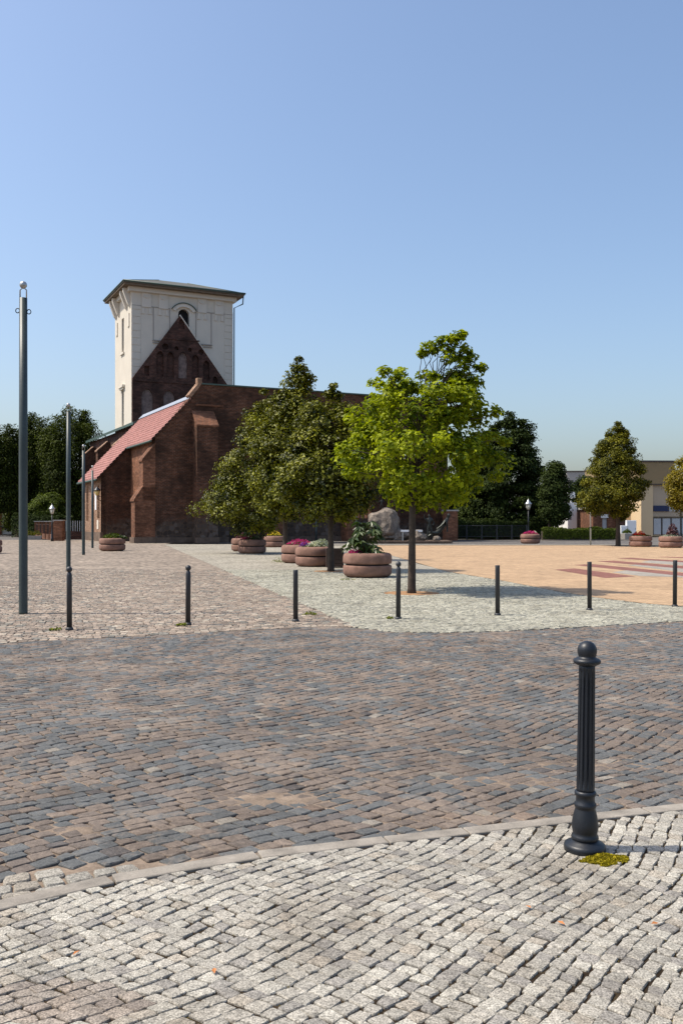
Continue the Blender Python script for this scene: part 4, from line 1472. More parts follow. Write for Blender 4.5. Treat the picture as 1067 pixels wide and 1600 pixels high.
bp = G(913, 1327)
boll = empty('fluted_bollard', (bp.x, bp.y, 0), 0, 'dark blue-grey fluted cast iron bollard standing alone in the foreground', 'bollard')
boll.rotation_euler = (0, math.radians(0.7), 0)
mb = MB()
mb.lathe([(0.099, -0.02), (0.1, 0.016), (0.098, 0.026), (0.09, 0.033), (0.070, 0.042), (0.062, 0.05)], 48)
mb.build('base_plate', M['iron'], boll)
mb = MB()
mb.lathe([(0.058, 0.045), (0.064, 0.052), (0.066, 0.062), (0.063, 0.072), (0.058, 0.078), (0.060, 0.09), (0.0635, 0.11), (0.0635, 0.125), (0.0605, 0.15), (0.055, 0.175), (0.049, 0.197),
          (0.0475, 0.204), (0.052, 0.21), (0.0535, 0.218), (0.052, 0.226), (0.046, 0.233), (0.0445, 0.25), (0.0455, 0.262), (0.051, 0.268), (0.0525, 0.276), (0.050, 0.284), (0.044, 0.288)], 48)
mb.build('pedestal', M['iron'], boll)
mb = MB()
pr = [(0.0435, 0.286), (0.0435, 0.30)] + [(0.0435 - 0.0045 * (i / 12), 0.305 + 0.575 * i / 12) for i in range(13)] + [(0.039, 0.885), (0.039, 0.905)]
mb.lathe(pr, 168, flute=fl)
mb.build('shaft', M['iron'], boll)
mb = MB()
prof = [(0.04, 0.897), (0.05, 0.902), (0.063, 0.909), (0.066, 0.916), (0.066, 0.924), (0.06, 0.930), (0.05, 0.9345), (0.0425, 0.939), (0.0415, 0.944), (0.044, 0.952), (0.0462, 0.962)]
for i in range(1, 13):
    a = math.radians(90 * i / 12)
    prof.append((max(0.0468 * math.cos(a), 0.0004), 0.971 + 0.0468 * math.sin(a)))
mb.lathe(prof, 48)
mb.build('cap', M['iron'], boll)


def simple_bollard(px, py, ball, label, hgt=0.88):
    p = G(px, py)
    o = empty('bollard', (p.x, p.y, -0.01), 0, label, 'bollard', 'bollards along the far edge of the road')
    r = 0.04
    mb = MB()
    mb.lathe([(r * 1.45, -0.02), (r * 1.45, 0.02), (r * 1.2, 0.035), (r * 1.02, 0.04)], 20)
    mb.build('base_collar', M['post_grey'], o)
    mb = MB()
    if ball:
        mb.lathe([(r, 0.035), (r * 0.98, hgt - 0.13), (r * 0.9, hgt - 0.11), (r * 0.62, hgt - 0.09), (r * 0.55, hgt - 0.075)], 20)
        mb.build('post', M['post_grey'], o)
        mb = MB()
        mb.ball((0, 0, hgt - 0.042), 0.045, 18, 12)
        mb.build('ball_top', M['post_grey'], o)
    else:
        mb.lathe([(r, 0.035), (r, hgt - 0.06), (r * 0.99, hgt - 0.004), (r * 0.94, hgt)], 20)
        mb.build('post', M['post_grey'], o)
    o.rotation_euler = (rnd.uniform(-0.01, 0.01), rnd.uniform(-0.012, 0.012), rnd.random())
    return o


simple_bollard(109, 983, True, 'ball-topped bollard standing in front of a flagpole', 0.94)
simple_bollard(294, 975.5, True, 'ball-topped bollard on the grey setts, alone between flagpole and pale paving', 0.93)
simple_bollard(462, 970, False, 'flat-topped bollard at the seam between grey and pale setts', 0.83)
simple_bollard(622, 966.5, True, 'ball-topped bollard on the pale setts beside the bright green tree', 0.95)
simple_bollard(777, 960.5, False, 'flat-topped bollard in front of the tree shadow', 0.86)
simple_bollard(920.5, 952.5, False, 'flat-topped bollard with scuffed paint in front of the red stripes', 0.88)
simple_bollard(1053.5, 947, False, 'flat-topped bollard nearest the right picture edge', 0.88)


def flagpole(px, py, top_y, r, label, hooks=False, d=None):
    p = G(px, py)
    h = (py - top_y) / F * p.y
    o = empty('flagpole', (p.x, p.y, -0.01), 0, label, 'flagpole', 'row of flagpoles on the square')
    mb = MB()
    mb.lathe([(r * 1.05, 0), (r, 0.03), (r * 0.98, h * 0.5), (r * 0.9, h - 0.3)], 24)
    mb.build('pole', M['pole_green'], o)
    mb = MB()
    mb.tube([(-r * 0.75, 0, h - 0.31), (-r * 0.75, 0, h - 0.16), (-r * 0.3, 0, h - 0.13), (r * 0.3, 0, h - 0.13), (r * 0.75, 0, h - 0.16), (r * 0.75, 0, h - 0.31)], 0.012, 6)
    mb.build('pulley_bracket', M['steel'], o)
    mb = MB()
    mb.ball((0, 0, h - 0.07), 0.065, 16, 10)
    mb.build('ball_finial', M['steel'], o)
    if hooks:
        for s, z in ((-1, h - 0.52), (1, h - 0.54)):
            mb = MB()
            c = Vector((s * (r * 0.92 + 0.03), 0, z))
            mb.tube([c + Vector((0.035 * math.cos(a), 0, 0.04 * math.sin(a))) for a in [2 * math.pi * i / 10 for i in range(11)]], 0.009, 6)
            mb.build('rope_ring', M['iron'], o)
    return o


flagpole(37, 958, 438, 0.075, 'tall grey-green flagpole nearest the camera', True)
flagpole(107.5, 889, 629, 0.075, 'second flagpole of the row, rising behind a ball-topped bollard')
flagpole(131, 866.5, 694, 0.075, 'third flagpole of the row, thin against the dark tree edge')
flagpole(145, 856, 727, 0.07, 'farthest flagpole, in front of the lit church side wall')


def lamp_post(px, py, top_y, label, s=1.0, gl='lamp_glass', d=None):
    p = G(px, py)
    h = (py - top_y) / F * p.y
    o = empty('street_lamp', (p.x, p.y, -0.02), 0, label, 'street lamp', 'old-style street lamps')
    mb = MB()
    hp = h - 0.75 * s
    mb.lathe([(0.11 * s, 0), (0.11 * s, 0.25), (0.08 * s, 0.3), (0.075 * s, 0.7), (0.06 * s, 0.75), (0.07 * s, 0.8), (0.05 * s, 0.86), (0.042 * s, hp * 0.6), (0.06 * s, hp * 0.62), (0.04 * s, hp * 0.64), (0.035 * s, hp)], 16)
    mb.build('post', M['iron'], o)
    mb = MB()
    mb.lathe([(0.1 * s, hp), (0.2 * s, hp + 0.36 * s)], 6, cap=True)
    mb.build('lantern_glass', M[gl], o)
    mb = MB()
    for k in range(6):
        a = math.pi / 3 * k
        mb.tube([(0.102 * s * math.cos(a), 0.102 * s * math.sin(a), hp), (0.204 * s * math.cos(a), 0.204 * s * math.sin(a), hp + 0.36 * s)], 0.012 * s, 5)
    mb.build('lantern_frame', M['iron'], o)
    mb = MB()
    mb.lathe([(0.25 * s, hp + 0.36 * s), (0.24 * s, hp + 0.4 * s), (0.13 * s, hp + 0.55 * s), (0.09 * s, hp + 0.57 * s), (0.08 * s, hp + 0.65 * s), (0.02 * s, hp + 0.68 * s), (0.025 * s, hp + 0.72 * s), (0.004, hp + 0.76 * s)], 12)
    mb.build('lantern_roof', M['steel'], o)
    return o


lamp_post(82, 845.5, 787, 'old-style street lamp beside the brick garden fence', 1.1)
lamp_post(825, 846, 779, 'old-style street lamp behind the planter with magenta flowers', 1.15)
lamp_post(1063, 851, 733, 'tall old-style street lamp at the right picture edge', 1.3)

# wall lantern on the church corner
wl_ = empty('wall_lantern', Lc + Vector((-0.12, -0.3, 3.75)), TH, 'iron wall lantern with yellowed glass on the church corner', 'lamp')
mb = MB()
mb.tube([(0.25, 0.05, -0.45), (-0.05, 0.0, -0.3), (-0.1, 0, 0.0)], 0.03, 6)
mb.tube([(0.25, 0.05, -0.1), (-0.1, 0, -0.02)], 0.025, 6)
mb.build('bracket', M['iron'], wl_)
mb = MB()
mb.lathe([(0.12, 0.0), (0.26, 0.4)], 6, (-0.1, 0, 0))
mb.build('lantern_glass', M['lamp_amber'], wl_)
mb = MB()
mb.lathe([(0.31, 0.4), (0.28, 0.45), (0.1, 0.65), (0.01, 0.75)], 10, (-0.1, 0, 0))
mb.build('lantern_roof', M['iron'], wl_)

sp_ = empty('sign_post', G(922, 851), 0, 'slender bare grey post between the hedge and the orange paving', 'post')
mb = MB()
mb.lathe([(0.06, 0), (0.055, 2.1), (0.05, 2.2)], 12)
mb.build('post', M['steel'], sp_)
mb = MB()
mb.lathe([(0.075, 1.15), (0.075, 1.22)], 12)
mb.build('clamp', M['iron'], sp_)

# ------------------------------------------------------------------ planters and what grows in them
def planter_proto():
    R = 0.71
    o = bpy.data.objects.new('planter', None)
    C.objects.link(o)
    low, upp = MB(), MB()
    low.lathe([(0.54, 0.0), (0.58, 0.02), (0.65, 0.045), (0.692, 0.09), (0.706, 0.15), (0.71, 0.22), (0.708, 0.3), (0.698, 0.335), (0.67, 0.35), (0.6, 0.352)], 48)
    upp.lathe([(0.6, 0.388), (0.675, 0.39), (0.7, 0.402), (0.712, 0.44), (0.715, 0.52), (0.708, 0.6), (0.688, 0.655), (0.645, 0.692), (0.58, 0.705), (0.54, 0.695), (0.52, 0.64)], 48)
    core = MB()
    core.lathe([(0.63, 0.34), (0.63, 0.396)], 32)
    a = low.build('lower_ring', M['concrete_red'], o)
    b = upp.build('upper_ring', M['concrete_red'], o)
    core.build('core', M['black'], o)
    s = MB()
    s.lathe([(0.53, 0.6), (0.53, 0.655), (0.3, 0.68), (0.02, 0.69)], 32)
    s.build('soil', M['soil'], o)
    return o


proto = planter_proto()
used = [False]


def planter(px, py, label):
    p = G(px, py)
    d = Vector((p.x, p.y)).normalized() * 0.62
    o = copy_tree(proto) if used[0] else proto
    used[0] = True
    o.location = (p.x + d.x, p.y + d.y, -0.008)
    o.rotation_euler = (0, 0, rnd.random() * 6)
    tag(o, label, 'planter', 'round concrete planters on the square')
    return o


def dome(n, r, h, z0=0.66, spread=1.0):
    a, q = NP.uniform(0, 2 * np.pi, n), np.sqrt(NP.random(n)) * r
    z = z0 + h * (1 - (q / (r * 1.15)) ** 2) * NP.uniform(0.35, 1.0, n)
    return np.stack([q * np.cos(a), q * np.sin(a) * spread, z], axis=1)


def flowers(pl, label, parts, cat='flowers', name='flowering_plants'):
    """parts: (kind, material, count, radius, height, leaf size, x offset, y offset)"""
    o = empty(name, pl.location, 0, label, cat)
    for kind, mat, n, r, h, s, dx, dy in parts:
        p = dome(n, r, h) + np.array([dx, dy, 0])
        if kind == 'blossoms':
            p[:, 2] += 0.03
        nr = NP.normal(0, 0.5, p.shape) + np.array([0, 0, 0.9])
        leaf_mesh(kind, p, nr, s, M[mat], o, aspect=0.85 if kind == 'blossoms' else 0.5)
    return o


def palmate(sz, name='leaf'):
    """one big lobed leaf lying along +X, folded and drooping"""
    mb = MB()
    v, f = [(0, 0, 0)], []
    lob = 7
    ring = []
    for i in range(lob):
        a = math.radians(-125 + 250 * i / (lob - 1))
        L = sz * (1.0 - 0.35 * abs(i - (lob - 1) / 2) / ((lob - 1) / 2))
        for da, ll in ((-15, 0.62), (0, 1.0), (15, 0.62)):
            b = a + math.radians(da)
            ring.append((L * ll * math.cos(b), L * ll * math.sin(b), -sz * 0.55 * (ll ** 2) * 0.6 + 0.02 * sz))
        if i < lob - 1:
            b = a + math.radians(125 / (lob - 1))
            ring.append((sz * 0.42 * math.cos(b), sz * 0.42 * math.sin(b), sz * 0.02))
    v += ring
    f = [(0, i, i + 1) for i in range(1, len(ring))]
    me = bpy.data.meshes.new(name)
    me.from_pydata(v, [], f)
    at = me.attributes.new('leaf_tint', 'FLOAT_COLOR', 'POINT')
    t = rnd.uniform(0.2, 1.0)
    at.data.foreach_set('color', np.array([[t, t, t, 1]] * len(v), dtype=np.float32).ravel())
    me.materials.append(M['leaf_plant'])
    return me


big_leaf = [palmate(s) for s in (0.27, 0.31, 0.34, 0.37, 0.3)]


def castor(pl, label, h=0.85, n=24, dx=0.0):
    o = empty('leafy_plant', pl.location, 0, label, 'plant')
    stems = MB()
    for i in range(n):
        a = rnd.uniform(0, 2 * math.pi)
        f = (i + 0.5) / n
        r = rnd.uniform(0.25, 0.48) * (1.15 - 0.55 * f)
        z = 0.72 + h * (0.08 + 0.9 * f)
        tip = Vector((dx + r * math.cos(a), r * math.sin(a), z))
        root = Vector((dx + 0.06 * math.cos(a), 0.06 * math.sin(a), 0.64 + 0.55 * (z - 0.64)))
        stems.tube([(root.x * 0.6, root.y * 0.6, 0.62), root, root.lerp(tip, 0.6) + Vector((0, 0, 0.06)), tip], [0.014, 0.011, 0.008, 0.006], 5)
        lf = bpy.data.objects.new('leaf', rnd.choice(big_leaf))
        lf.location = tip
        lf.rotation_euler = (rnd.uniform(-0.4, 0.4), rnd.uniform(0.1, 0.7), a + rnd.uniform(-0.4, 0.4))
        s = rnd.uniform(0.8, 1.15)
        lf.scale = (s, s, s)
        link(lf, o)
    stems.build('stems', M['leaf_plant_stem'], o)
    return o


M['leaf_plant_stem'] = plain('reddish_stem', (0.08, 0.06, 0.03), 0.6, 0.3)

p1 = planter(574, 903, 'large round reddish concrete planter with a big leafy plant, nearest on the square')
castor(p1, 'big-leaved plant in the nearest planter', 0.92, 38, -0.06)
flowers(p1, 'magenta flowers edging the nearest planter', [('foliage', 'leaf_plant', 260, 0.52, 0.12, 0.09, 0, 0), ('blossoms', 'petal_magenta', 240, 0.22, 0.13, 0.045, -0.36, -0.22)])
p2 = planter(492, 885.5, 'round planter filled with white and silver plants next to the dark box')
flowers(p2, 'white flowers with silver foliage and a violet edge', [('foliage', 'leaf_silver', 420, 0.34, 0.34, 0.08, 0.24, -0.05), ('foliage', 'leaf_plant', 260, 0.5, 0.2, 0.09, 0, 0),
        ('blossoms', 'petal_white', 220, 0.3, 0.22, 0.05, -0.05, -0.1), ('blossoms', 'petal_purple', 150, 0.2, 0.2, 0.05, -0.38, -0.1)])
p3 = planter(468, 880, 'round planter with magenta flowers partly hidden behind the white-flowered one')
flowers(p3, 'magenta flowers heaped in the half hidden planter', [('foliage', 'leaf_plant', 260, 0.52, 0.18, 0.09, 0, 0), ('blossoms', 'petal_magenta', 420, 0.5, 0.26, 0.055, 0, 0)])
p4 = planter(430, 855, 'distant round planter with yellow flowers')
flowers(p4, 'yellow flowers in the distant planter', [('foliage', 'leaf_hedge', 260, 0.52, 0.2, 0.1, 0, 0), ('blossoms', 'petal_yellow', 300, 0.45, 0.36, 0.06, -0.05, 0)])
p5 = planter(394, 865, 'round planter standing at the foot of the farthest linden of the row')
castor(p5, 'big-leaved plant at the foot of the farthest linden', 1.1, 26, 0.1)
flowers(p5, 'dark magenta flowers under the farthest linden', [('foliage', 'leaf_plant', 200, 0.52, 0.14, 0.1, 0, 0), ('blossoms', 'petal_magenta', 160, 0.3, 0.16, 0.05, -0.3, -0.1)])
p6 = planter(382, 861.5, 'round planter half hidden, leftmost of those under the linden row')
flowers(p6, 'low purple-leaved plants in the half hidden planter under the linden', [('foliage', 'leaf_purple', 420, 0.5, 0.36, 0.1, 0, 0)], 'plants')
p7 = planter(828, 849.5, 'far round planter with magenta flowers in front of the dark trees')
flowers(p7, 'magenta flowers in the far planter by the dark trees', [('foliage', 'leaf_hedge', 200, 0.52, 0.15, 0.1, 0, 0), ('blossoms', 'petal_magenta', 420, 0.52, 0.26, 0.07, 0, 0), ('blossoms', 'petal_white', 80, 0.2, 0.28, 0.06, 0.32, 0)])
p8 = planter(1000, 854.5, 'round planter with red flowers right of the ochre linden')
flowers(p8, 'red flowers in the planter right of the ochre linden', [('foliage', 'leaf_hedge', 320, 0.6, 0.15, 0.11, 0.05, 0), ('blossoms', 'petal_red', 420, 0.42, 0.34, 0.07, -0.08, 0)])
p9 = planter(1047, 856, 'round planter with a dark purple plant nearest the right picture edge')
flowers(p9, 'dark purple plant over silver foliage', [('foliage', 'leaf_silver', 320, 0.54, 0.2, 0.09, 0, 0), ('foliage', 'leaf_purple', 520, 0.36, 0.85, 0.12, 0.12, 0)], 'plant')
p10 = planter(176, 861, 'round planter with drooping green plants in front of the church end wall')
flowers(p10, 'spiky green plants spilling over the planter by the church', [('foliage', 'leaf_hedge', 420, 0.56, 0.32, 0.13, 0, 0), ('foliage', 'leaf_plant', 240, 0.3, 0.2, 0.14, 0.5, 0)], 'plants')
p11 = planter(-19, 865, 'round planter cut off by the left picture edge')
flowers(p11, 'low foliage in the planter at the left picture edge', [('foliage', 'leaf_hedge', 200, 0.5, 0.2, 0.1, 0, 0)], 'plants')

# dark slatted box beside the linden trunk
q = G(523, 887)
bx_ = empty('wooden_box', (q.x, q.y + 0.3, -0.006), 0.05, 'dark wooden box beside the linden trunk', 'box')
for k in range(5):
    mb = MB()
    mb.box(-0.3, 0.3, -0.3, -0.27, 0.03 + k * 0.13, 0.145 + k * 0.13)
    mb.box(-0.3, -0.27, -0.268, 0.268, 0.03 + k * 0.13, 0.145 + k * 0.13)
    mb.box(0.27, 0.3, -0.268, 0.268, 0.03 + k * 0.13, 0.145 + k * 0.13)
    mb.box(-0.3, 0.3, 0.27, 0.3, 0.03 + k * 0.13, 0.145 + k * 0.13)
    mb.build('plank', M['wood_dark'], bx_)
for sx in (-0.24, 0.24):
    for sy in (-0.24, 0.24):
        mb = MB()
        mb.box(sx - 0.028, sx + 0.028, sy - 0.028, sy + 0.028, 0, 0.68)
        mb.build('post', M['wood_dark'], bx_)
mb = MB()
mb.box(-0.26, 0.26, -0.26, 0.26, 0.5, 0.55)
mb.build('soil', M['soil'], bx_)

# moss and weeds growing in the joints
def tuft(name, c, rx, ry, h, n, mat, label, cat, leaf=0.018, z=0.0):
    a, q_ = NP.uniform(0, 2 * np.pi, n), np.sqrt(NP.random(n))
    x, y = rx * q_ * np.cos(a), ry * q_ * np.sin(a)
    hh = np.array([max(0.0, 0.55 + 1.1 * fbm(u + c.x, v + c.y, 11)) for u, v in zip(x, y)]) * (1 - q_ ** 2 * 0.8)
    pts = np.stack([x, y, z + h * hh * NP.random(n)], axis=1)
    keep = hh > 0.24
    pts = pts[keep]
    nr = NP.normal(0, 0.8, pts.shape) + np.array([0, 0, 0.5])
    o = leaf_mesh(name, pts, nr, leaf, mat, None, loc=(0, 0, 0))
    o.location = c
    return tag(o, label, cat, kind='stuff')


mo = G(953, 1345)
tuft('moss_patch', Vector((mo.x, mo.y, -0.002)), 0.16, 0.085, 0.02, 5600, M['moss'], 'yellow-green moss at the foot of the fluted bollard', 'moss', 0.012)
for (px, py, rx, lab) in ((88, 984, 0.12, 'small weeds left of the ball-topped bollard by the flagpole'), (285, 977, 0.12, 'thin weeds around the bollard on the grey setts'), (545, 905.5, 0.3, 'grass tuft under the nearest planter'),
                          (485, 960, 0.12, 'stray weeds at the seam between grey and pale setts'), (608, 966, 0.1, 'weeds at the foot of the bollard by the bright tree'), (437, 878, 0.35, 'bright weed beside the half hidden planter')):
    w_ = G(px, py)
    tuft('weeds', Vector((w_.x, w_.y, -0.005)), rx, rx * 0.6, 0.05 if px != 437 else 0.25, 70 if px != 437 else 260, M['weed'], lab, 'weeds', 0.045)
# fallen leaves on the pavement
for (px, py, c) in ((876, 1445, 'orange'), (825, 1420, 'orange'), (120, 1492, 'yellow'), (335, 1520, 'orange'), (1022, 1446, 'orange')):
    w_ = G(px, py)
    mb = MB()
    mb.add([(-0.018, 0, 0.002), (0, -0.009, 0.006), (0.02, 0.0, 0.003), (0, 0.009, 0.007)], [(0, 1, 2), (0, 2, 3)])
    o = mb.build('fallen_leaf', M['orange_leaf'] if 'orange_leaf' in M else M.setdefault('orange_leaf', plain('dry_orange_leaf', (0.45, 0.17, 0.05), 0.7, 0.2)), None, (w_.x, w_.y, 0.006), fix=False)
    o.rotation_euler = (0.1, 0.1, rnd.random() * 6)
    tag(o, {876: 'orange dry leaf lying on the setts below the moss', 825: 'small dry leaf left of the bollard on the setts', 120: 'dry leaf near the left end of the pavement', 335: 'dry leaf in a joint near the bottom of the pavement', 1022: 'dry leaf near the right edge of the pavement'}[px], 'leaf', 'dry leaves on the pavement')

# ------------------------------------------------------------------ boulder fountain and bronze figures
def rock(name, loc, sx, sy, sz, seed, mat, parent=None, cuts=5):
    bm = bmesh.new()
    bmesh.ops.create_icosphere(bm, subdivisions=4, radius=1.0)
    r2 = random.Random(seed)
    pl = []
    for _ in range(cuts):
        n = Vector((r2.uniform(-1, 1), r2.uniform(-1, 1), r2.uniform(-0.8, 1))).normalized()
        pl.append((n, r2.uniform(0.62, 0.82)))
    for v in bm.verts:
        for n, d in pl:
            k = v.co.dot(n)
            if k > d:
                v.co -= n * (k - d) * 0.92
        v.co *= 1 + 0.13 * mnoise.fractal(v.co * 2.2 + Vector((seed, 0, 0)), 1, 2, 4)
        v.co = Vector((v.co.x * sx, v.co.y * sy, v.co.z * sz))
    me = bpy.data.meshes.new(name)
    bm.to_mesh(me)
    bm.free()
    me.materials.append(mat)
    o = bpy.data.objects.new(name, me)
    o.location = loc
    return link(o, parent)


FD = 73.5
fx = lambda px: (px - 533.5) / F * FD
fz = lambda py: EYE + (HY - py) / F * FD
sl0 = empty('fountain_plinth', (fx(645), FD, 0), 0, 'low dark stone slab under the boulder and the bronze figures', 'plinth')
mb = MB()
mb.box(fx(577) - fx(645), fx(703) - fx(645), -1.6, 2.2, -0.05, 0.1)
bevel(mb.build('slab', M['stonework'], sl0), 0.02)
b1 = rock('boulder', (fx(601), FD + 0.2, fz(817.5)), 1.36, 1.2, 1.3, 4, M['boulder'], cuts=7)
b1.rotation_euler = (0, math.radians(18), 0.3)
tag(b1, 'huge pale granite boulder resting on smaller rocks', 'boulder', 'rocks of the fountain')
for i, (px, py, s, lab) in enumerate(((589, 840, 0.62, 'small rock under the left side of the huge boulder'), (608, 841, 0.6, 'dark rock in shade under the middle of the huge boulder'), (624, 838, 0.68, 'rounded rock right of the huge boulder'), (652, 841, 0.62, 'pinkish rock between boulder and the standing bronze figure'),
                                      (681, 845.5, 0.28, 'small rock at the feet of the bronze figures'))):
    r_ = rock('rock', (fx(px), FD + (0.1 if i < 3 else -0.4), max(0.1 + s * 0.55, fz(py))), s * 1.15, s, s * 0.85, 20 + i, M['boulder'], cuts=5)
    tag(r_, lab, 'rock', 'rocks of the fountain')
bm_ = empty('stone_bench', (fx(644), FD - 0.5, 0.1), 0, 'white beam on short supports behind the bright tree trunk', 'bench')
mb = MB()
mb.box(-0.95, 0.75, -0.2, 0.2, fz(831) - 0.1, fz(828) - 0.1)
bevel(mb.build('beam', M['white_metal'], bm_), 0.01)
for s in (-0.8, 0.6):
    mb = MB()
    mb.box(s - 0.05, s + 0.05, -0.1, 0.1, 0, fz(831) - 0.1)
    mb.build('support', M['steel'], bm_)


def figure(name, loc, joints, bones, label, scale=1.0, rz=0.0, cat='statue'):
    """joints: {name: (x, y, z, radius)}; grown with a Skin modifier from the pelvis"""
    keys = list(joints)
    me = bpy.data.meshes.new(name)
    me.from_pydata([tuple(c * scale for c in joints[k][:3]) for k in keys], [(keys.index(a), keys.index(b)) for a, b in bones], [])
    o = bpy.data.objects.new(name, me)
    o.location = loc
    o.rotation_euler = (0, 0, rz)
    link(o)
    sk = o.modifiers.new('skin', 'SKIN')
    layer = me.skin_vertices[0] if me.skin_vertices else None
    if layer is None:
        with bpy.context.temp_override(object=o, active_object=o):
            bpy.ops.mesh.customdata_skin_add()
        layer = me.skin_vertices[0]
    for i, k in enumerate(keys):
        r = joints[k][3] * scale
        layer.data[i].radius = (r, r)
        layer.data[i].use_root = (k == 'pelvis')
    sb = o.modifiers.new('sub', 'SUBSURF')
    sb.levels = sb.render_levels = 1
    me.materials.append(M['bronze'])
    return tag(o, label, cat, 'bronze figures of the fountain')


BN = [('pelvis', 'waist'), ('waist', 'chest'), ('chest', 'neck'), ('neck', 'head'), ('head', 'crown_'), ('chest', 'sl'), ('sl', 'el'), ('el', 'hl'), ('chest', 'sr'), ('sr', 'er'), ('er', 'hr'),
      ('pelvis', 'ql'), ('ql', 'kl'), ('kl', 'al'), ('al', 'tl'), ('pelvis', 'qr'), ('qr', 'kr'), ('kr', 'ar'), ('ar', 'tr')]
J1 = {'pelvis': (0, 0, 0.95, .12), 'waist': (0, 0, 1.12, .10), 'chest': (0, 0, 1.38, .14), 'neck': (0, 0, 1.55, .055), 'head': (-.03, 0, 1.66, .085), 'crown_': (-.04, 0, 1.76, .06),
      'sl': (-.18, 0, 1.42, .06), 'el': (-.36, -.08, 1.5, .045), 'hl': (-.34, -.12, 1.75, .04), 'sr': (.18, 0, 1.42, .06), 'er': (.3, 0.05, 1.18, .045), 'hr': (.2, -.12, 1.02, .04),
      'ql': (-.1, 0, .9, .09), 'kl': (-.12, -.03, .5, .06), 'al': (-.13, 0, .08, .04), 'tl': (-.15, -.14, .04, .035), 'qr': (.1, 0, .9, .09), 'kr': (.14, 0, .5, .06), 'ar': (.17, .04, .08, .04), 'tr': (.19, -.1, .04, .035)}
figure('bronze_figure', (fx(669), FD - 0.9, 0.1), J1, BN, 'slim standing bronze figure raising a horn, beside the reclining figure', 1.18)
J2 = {'pelvis': (-.25, 0, .55, .2), 'waist': (0, 0, .85, .17), 'chest': (.3, 0, 1.25, .27), 'neck': (.5, 0, 1.62, .09), 'head': (.56, -.05, 1.8, .15), 'crown_': (.57, -.05, 1.96, .11),
      'sl': (.28, -.24, 1.35, .09), 'el': (-.02, -.3, 1.05, .065), 'hl': (-.35, -.25, .82, .055), 'sr': (.42, .24, 1.35, .09), 'er': (.5, .3, .95, .065), 'hr': (.5, .25, .6, .055),
      'ql': (-.35, -.12, .52, .15), 'kl': (-.85, -.16, .6, .11), 'al': (-1.2, -.16, .14, .07), 'tl': (-1.38, -.16, .08, .05), 'qr': (-.3, .14, .5, .15), 'kr': (-.7, .2, .42, .11), 'ar': (-1.1, .22, .1, .07), 'tr': (-1.28, .22, .06, .05)}
figure('bronze_figure', (fx(688), FD - 0.2, 0.1), J2, BN, 'large bronze figure leaning back above the rocks', 1.1)
J3 = {'pelvis': (0, 0, .45, .07), 'waist': (0, 0, .55, .06), 'chest': (.02, 0, .68, .08), 'neck': (.02, 0, .78, .03), 'head': (.02, 0, .84, .05), 'crown_': (.02, 0, .89, .035),
      'sl': (-.09, 0, .7, .03), 'el': (-.2, 0, .6, .025), 'hl': (-.26, 0, .72, .02), 'sr': (.12, 0, .7, .03), 'er': (.25, 0, .62, .025), 'hr': (.3, 0, .48, .02),
      'ql': (-.05, 0, .42, .045), 'kl': (-.1, 0, .22, .03), 'al': (-.12, 0, .03, .025), 'tl': (-.13, -.06, .02, .02), 'qr': (.05, 0, .42, .045), 'kr': (.1, 0, .22, .03), 'ar': (.12, 0, .03, .025), 'tr': (.13, -.06, .02, .02)}
figure('bronze_figure', (fx(596), FD + 0.1, fz(794) - 0.04), J3, BN, 'small bronze figure standing on top of the huge boulder', 0.9)

# grey posts by the church wall
for px, py, ty, lab in ((557, 849, 768, 'grey post in front of the barred church window'), (494, 846, 800, 'downpipe-like grey post left of the small church window')):
    p = G(px, py)
    o = empty('metal_post', (p.x, p.y, -0.02), 0, lab, 'post')
    mb = MB()
    h = (py - ty) / F * p.y
    mb.lathe([(0.085, 0), (0.08, h * 0.3), (0.075, h)], 12)
    mb.build('post', M['pole_green'], o)
    mb = MB()
    mb.lathe([(0.1, h * 0.32), (0.1, h * 0.34)], 12)
    mb.build('clamp', M['iron'], o)

# ------------------------------------------------------------------ left: brick garden fence, far white house
Df = 78
gf = empty('garden_fence', (AT(93, 815, Df).x, Df, -0.02), 0, 'brick garden fence with pillars receding beside the street lamp', 'fence')
dirv = Vector((AT(57, 815, 92).x - AT(93, 815, Df).x, 92 - Df, 0))
n = 7
for i in range(n):
    f = i / (n - 1)
    p = dirv * f
    mb = MB()
    w = 0.12 if i else 0.36
    mb.box(p.x - w, p.x + w, p.y - w, p.y + w, 0, 1.6 if i else 1.68)
    a = mb.build('pillar', M['brick_new'], gf)
    mb = MB()
    mb.box(p.x - w - 0.06, p.x + w + 0.06, p.y - w - 0.06, p.y + w + 0.06, 1.602 if i else 1.682, 1.68 if i else 1.77)
    mb.build('pillar_cap', M['concrete'], a)
    if i:
        q0 = dirv * ((i - 1) / (n - 1))
        u = (p - q0).normalized() * 0.37
        w_ = Vector((-u.y, u.x, 0)).normalized() * 0.12
        a0, a1 = q0 + u, p - u
        mb = MB()
        mb.hexa([tuple(a0 - w_), tuple(a1 - w_), tuple(a1 + w_), tuple(a0 + w_)], [tuple(v + Vector((0, 0, 0.5))) for v in (a0 - w_, a1 - w_, a1 + w_, a0 + w_)])
        mb.build('low_wall', M['brick_new'], gf)
        for j in range(9):
            c = a0.lerp(a1, (j + 0.5) / 9)
            mb = MB()
            mb.box(c.x - 0.02, c.x + 0.02, c.y - 0.02, c.y + 0.02, 0.45, 1.4)
            mb.build('picket', M['wood_dark'], gf)
mb = MB()
mb.tube([dirv * 0 + Vector((0, 0, 1.36)), dirv + Vector((0, 0, 1.36))], 0.03, 6)
mb.build('rail', M['wood_dark'], gf)
gw = empty('garden_gate_wall', (AT(116, 815, 84).x, 84, -0.02), 0.1, 'low dark wall with white railing between garden fence and church', 'wall')
mb = MB()
mb.box(-1.2, 1.3, -0.15, 0.15, 0, 0.75)
mb.build('low_wall', M['brick_dark'], gw)
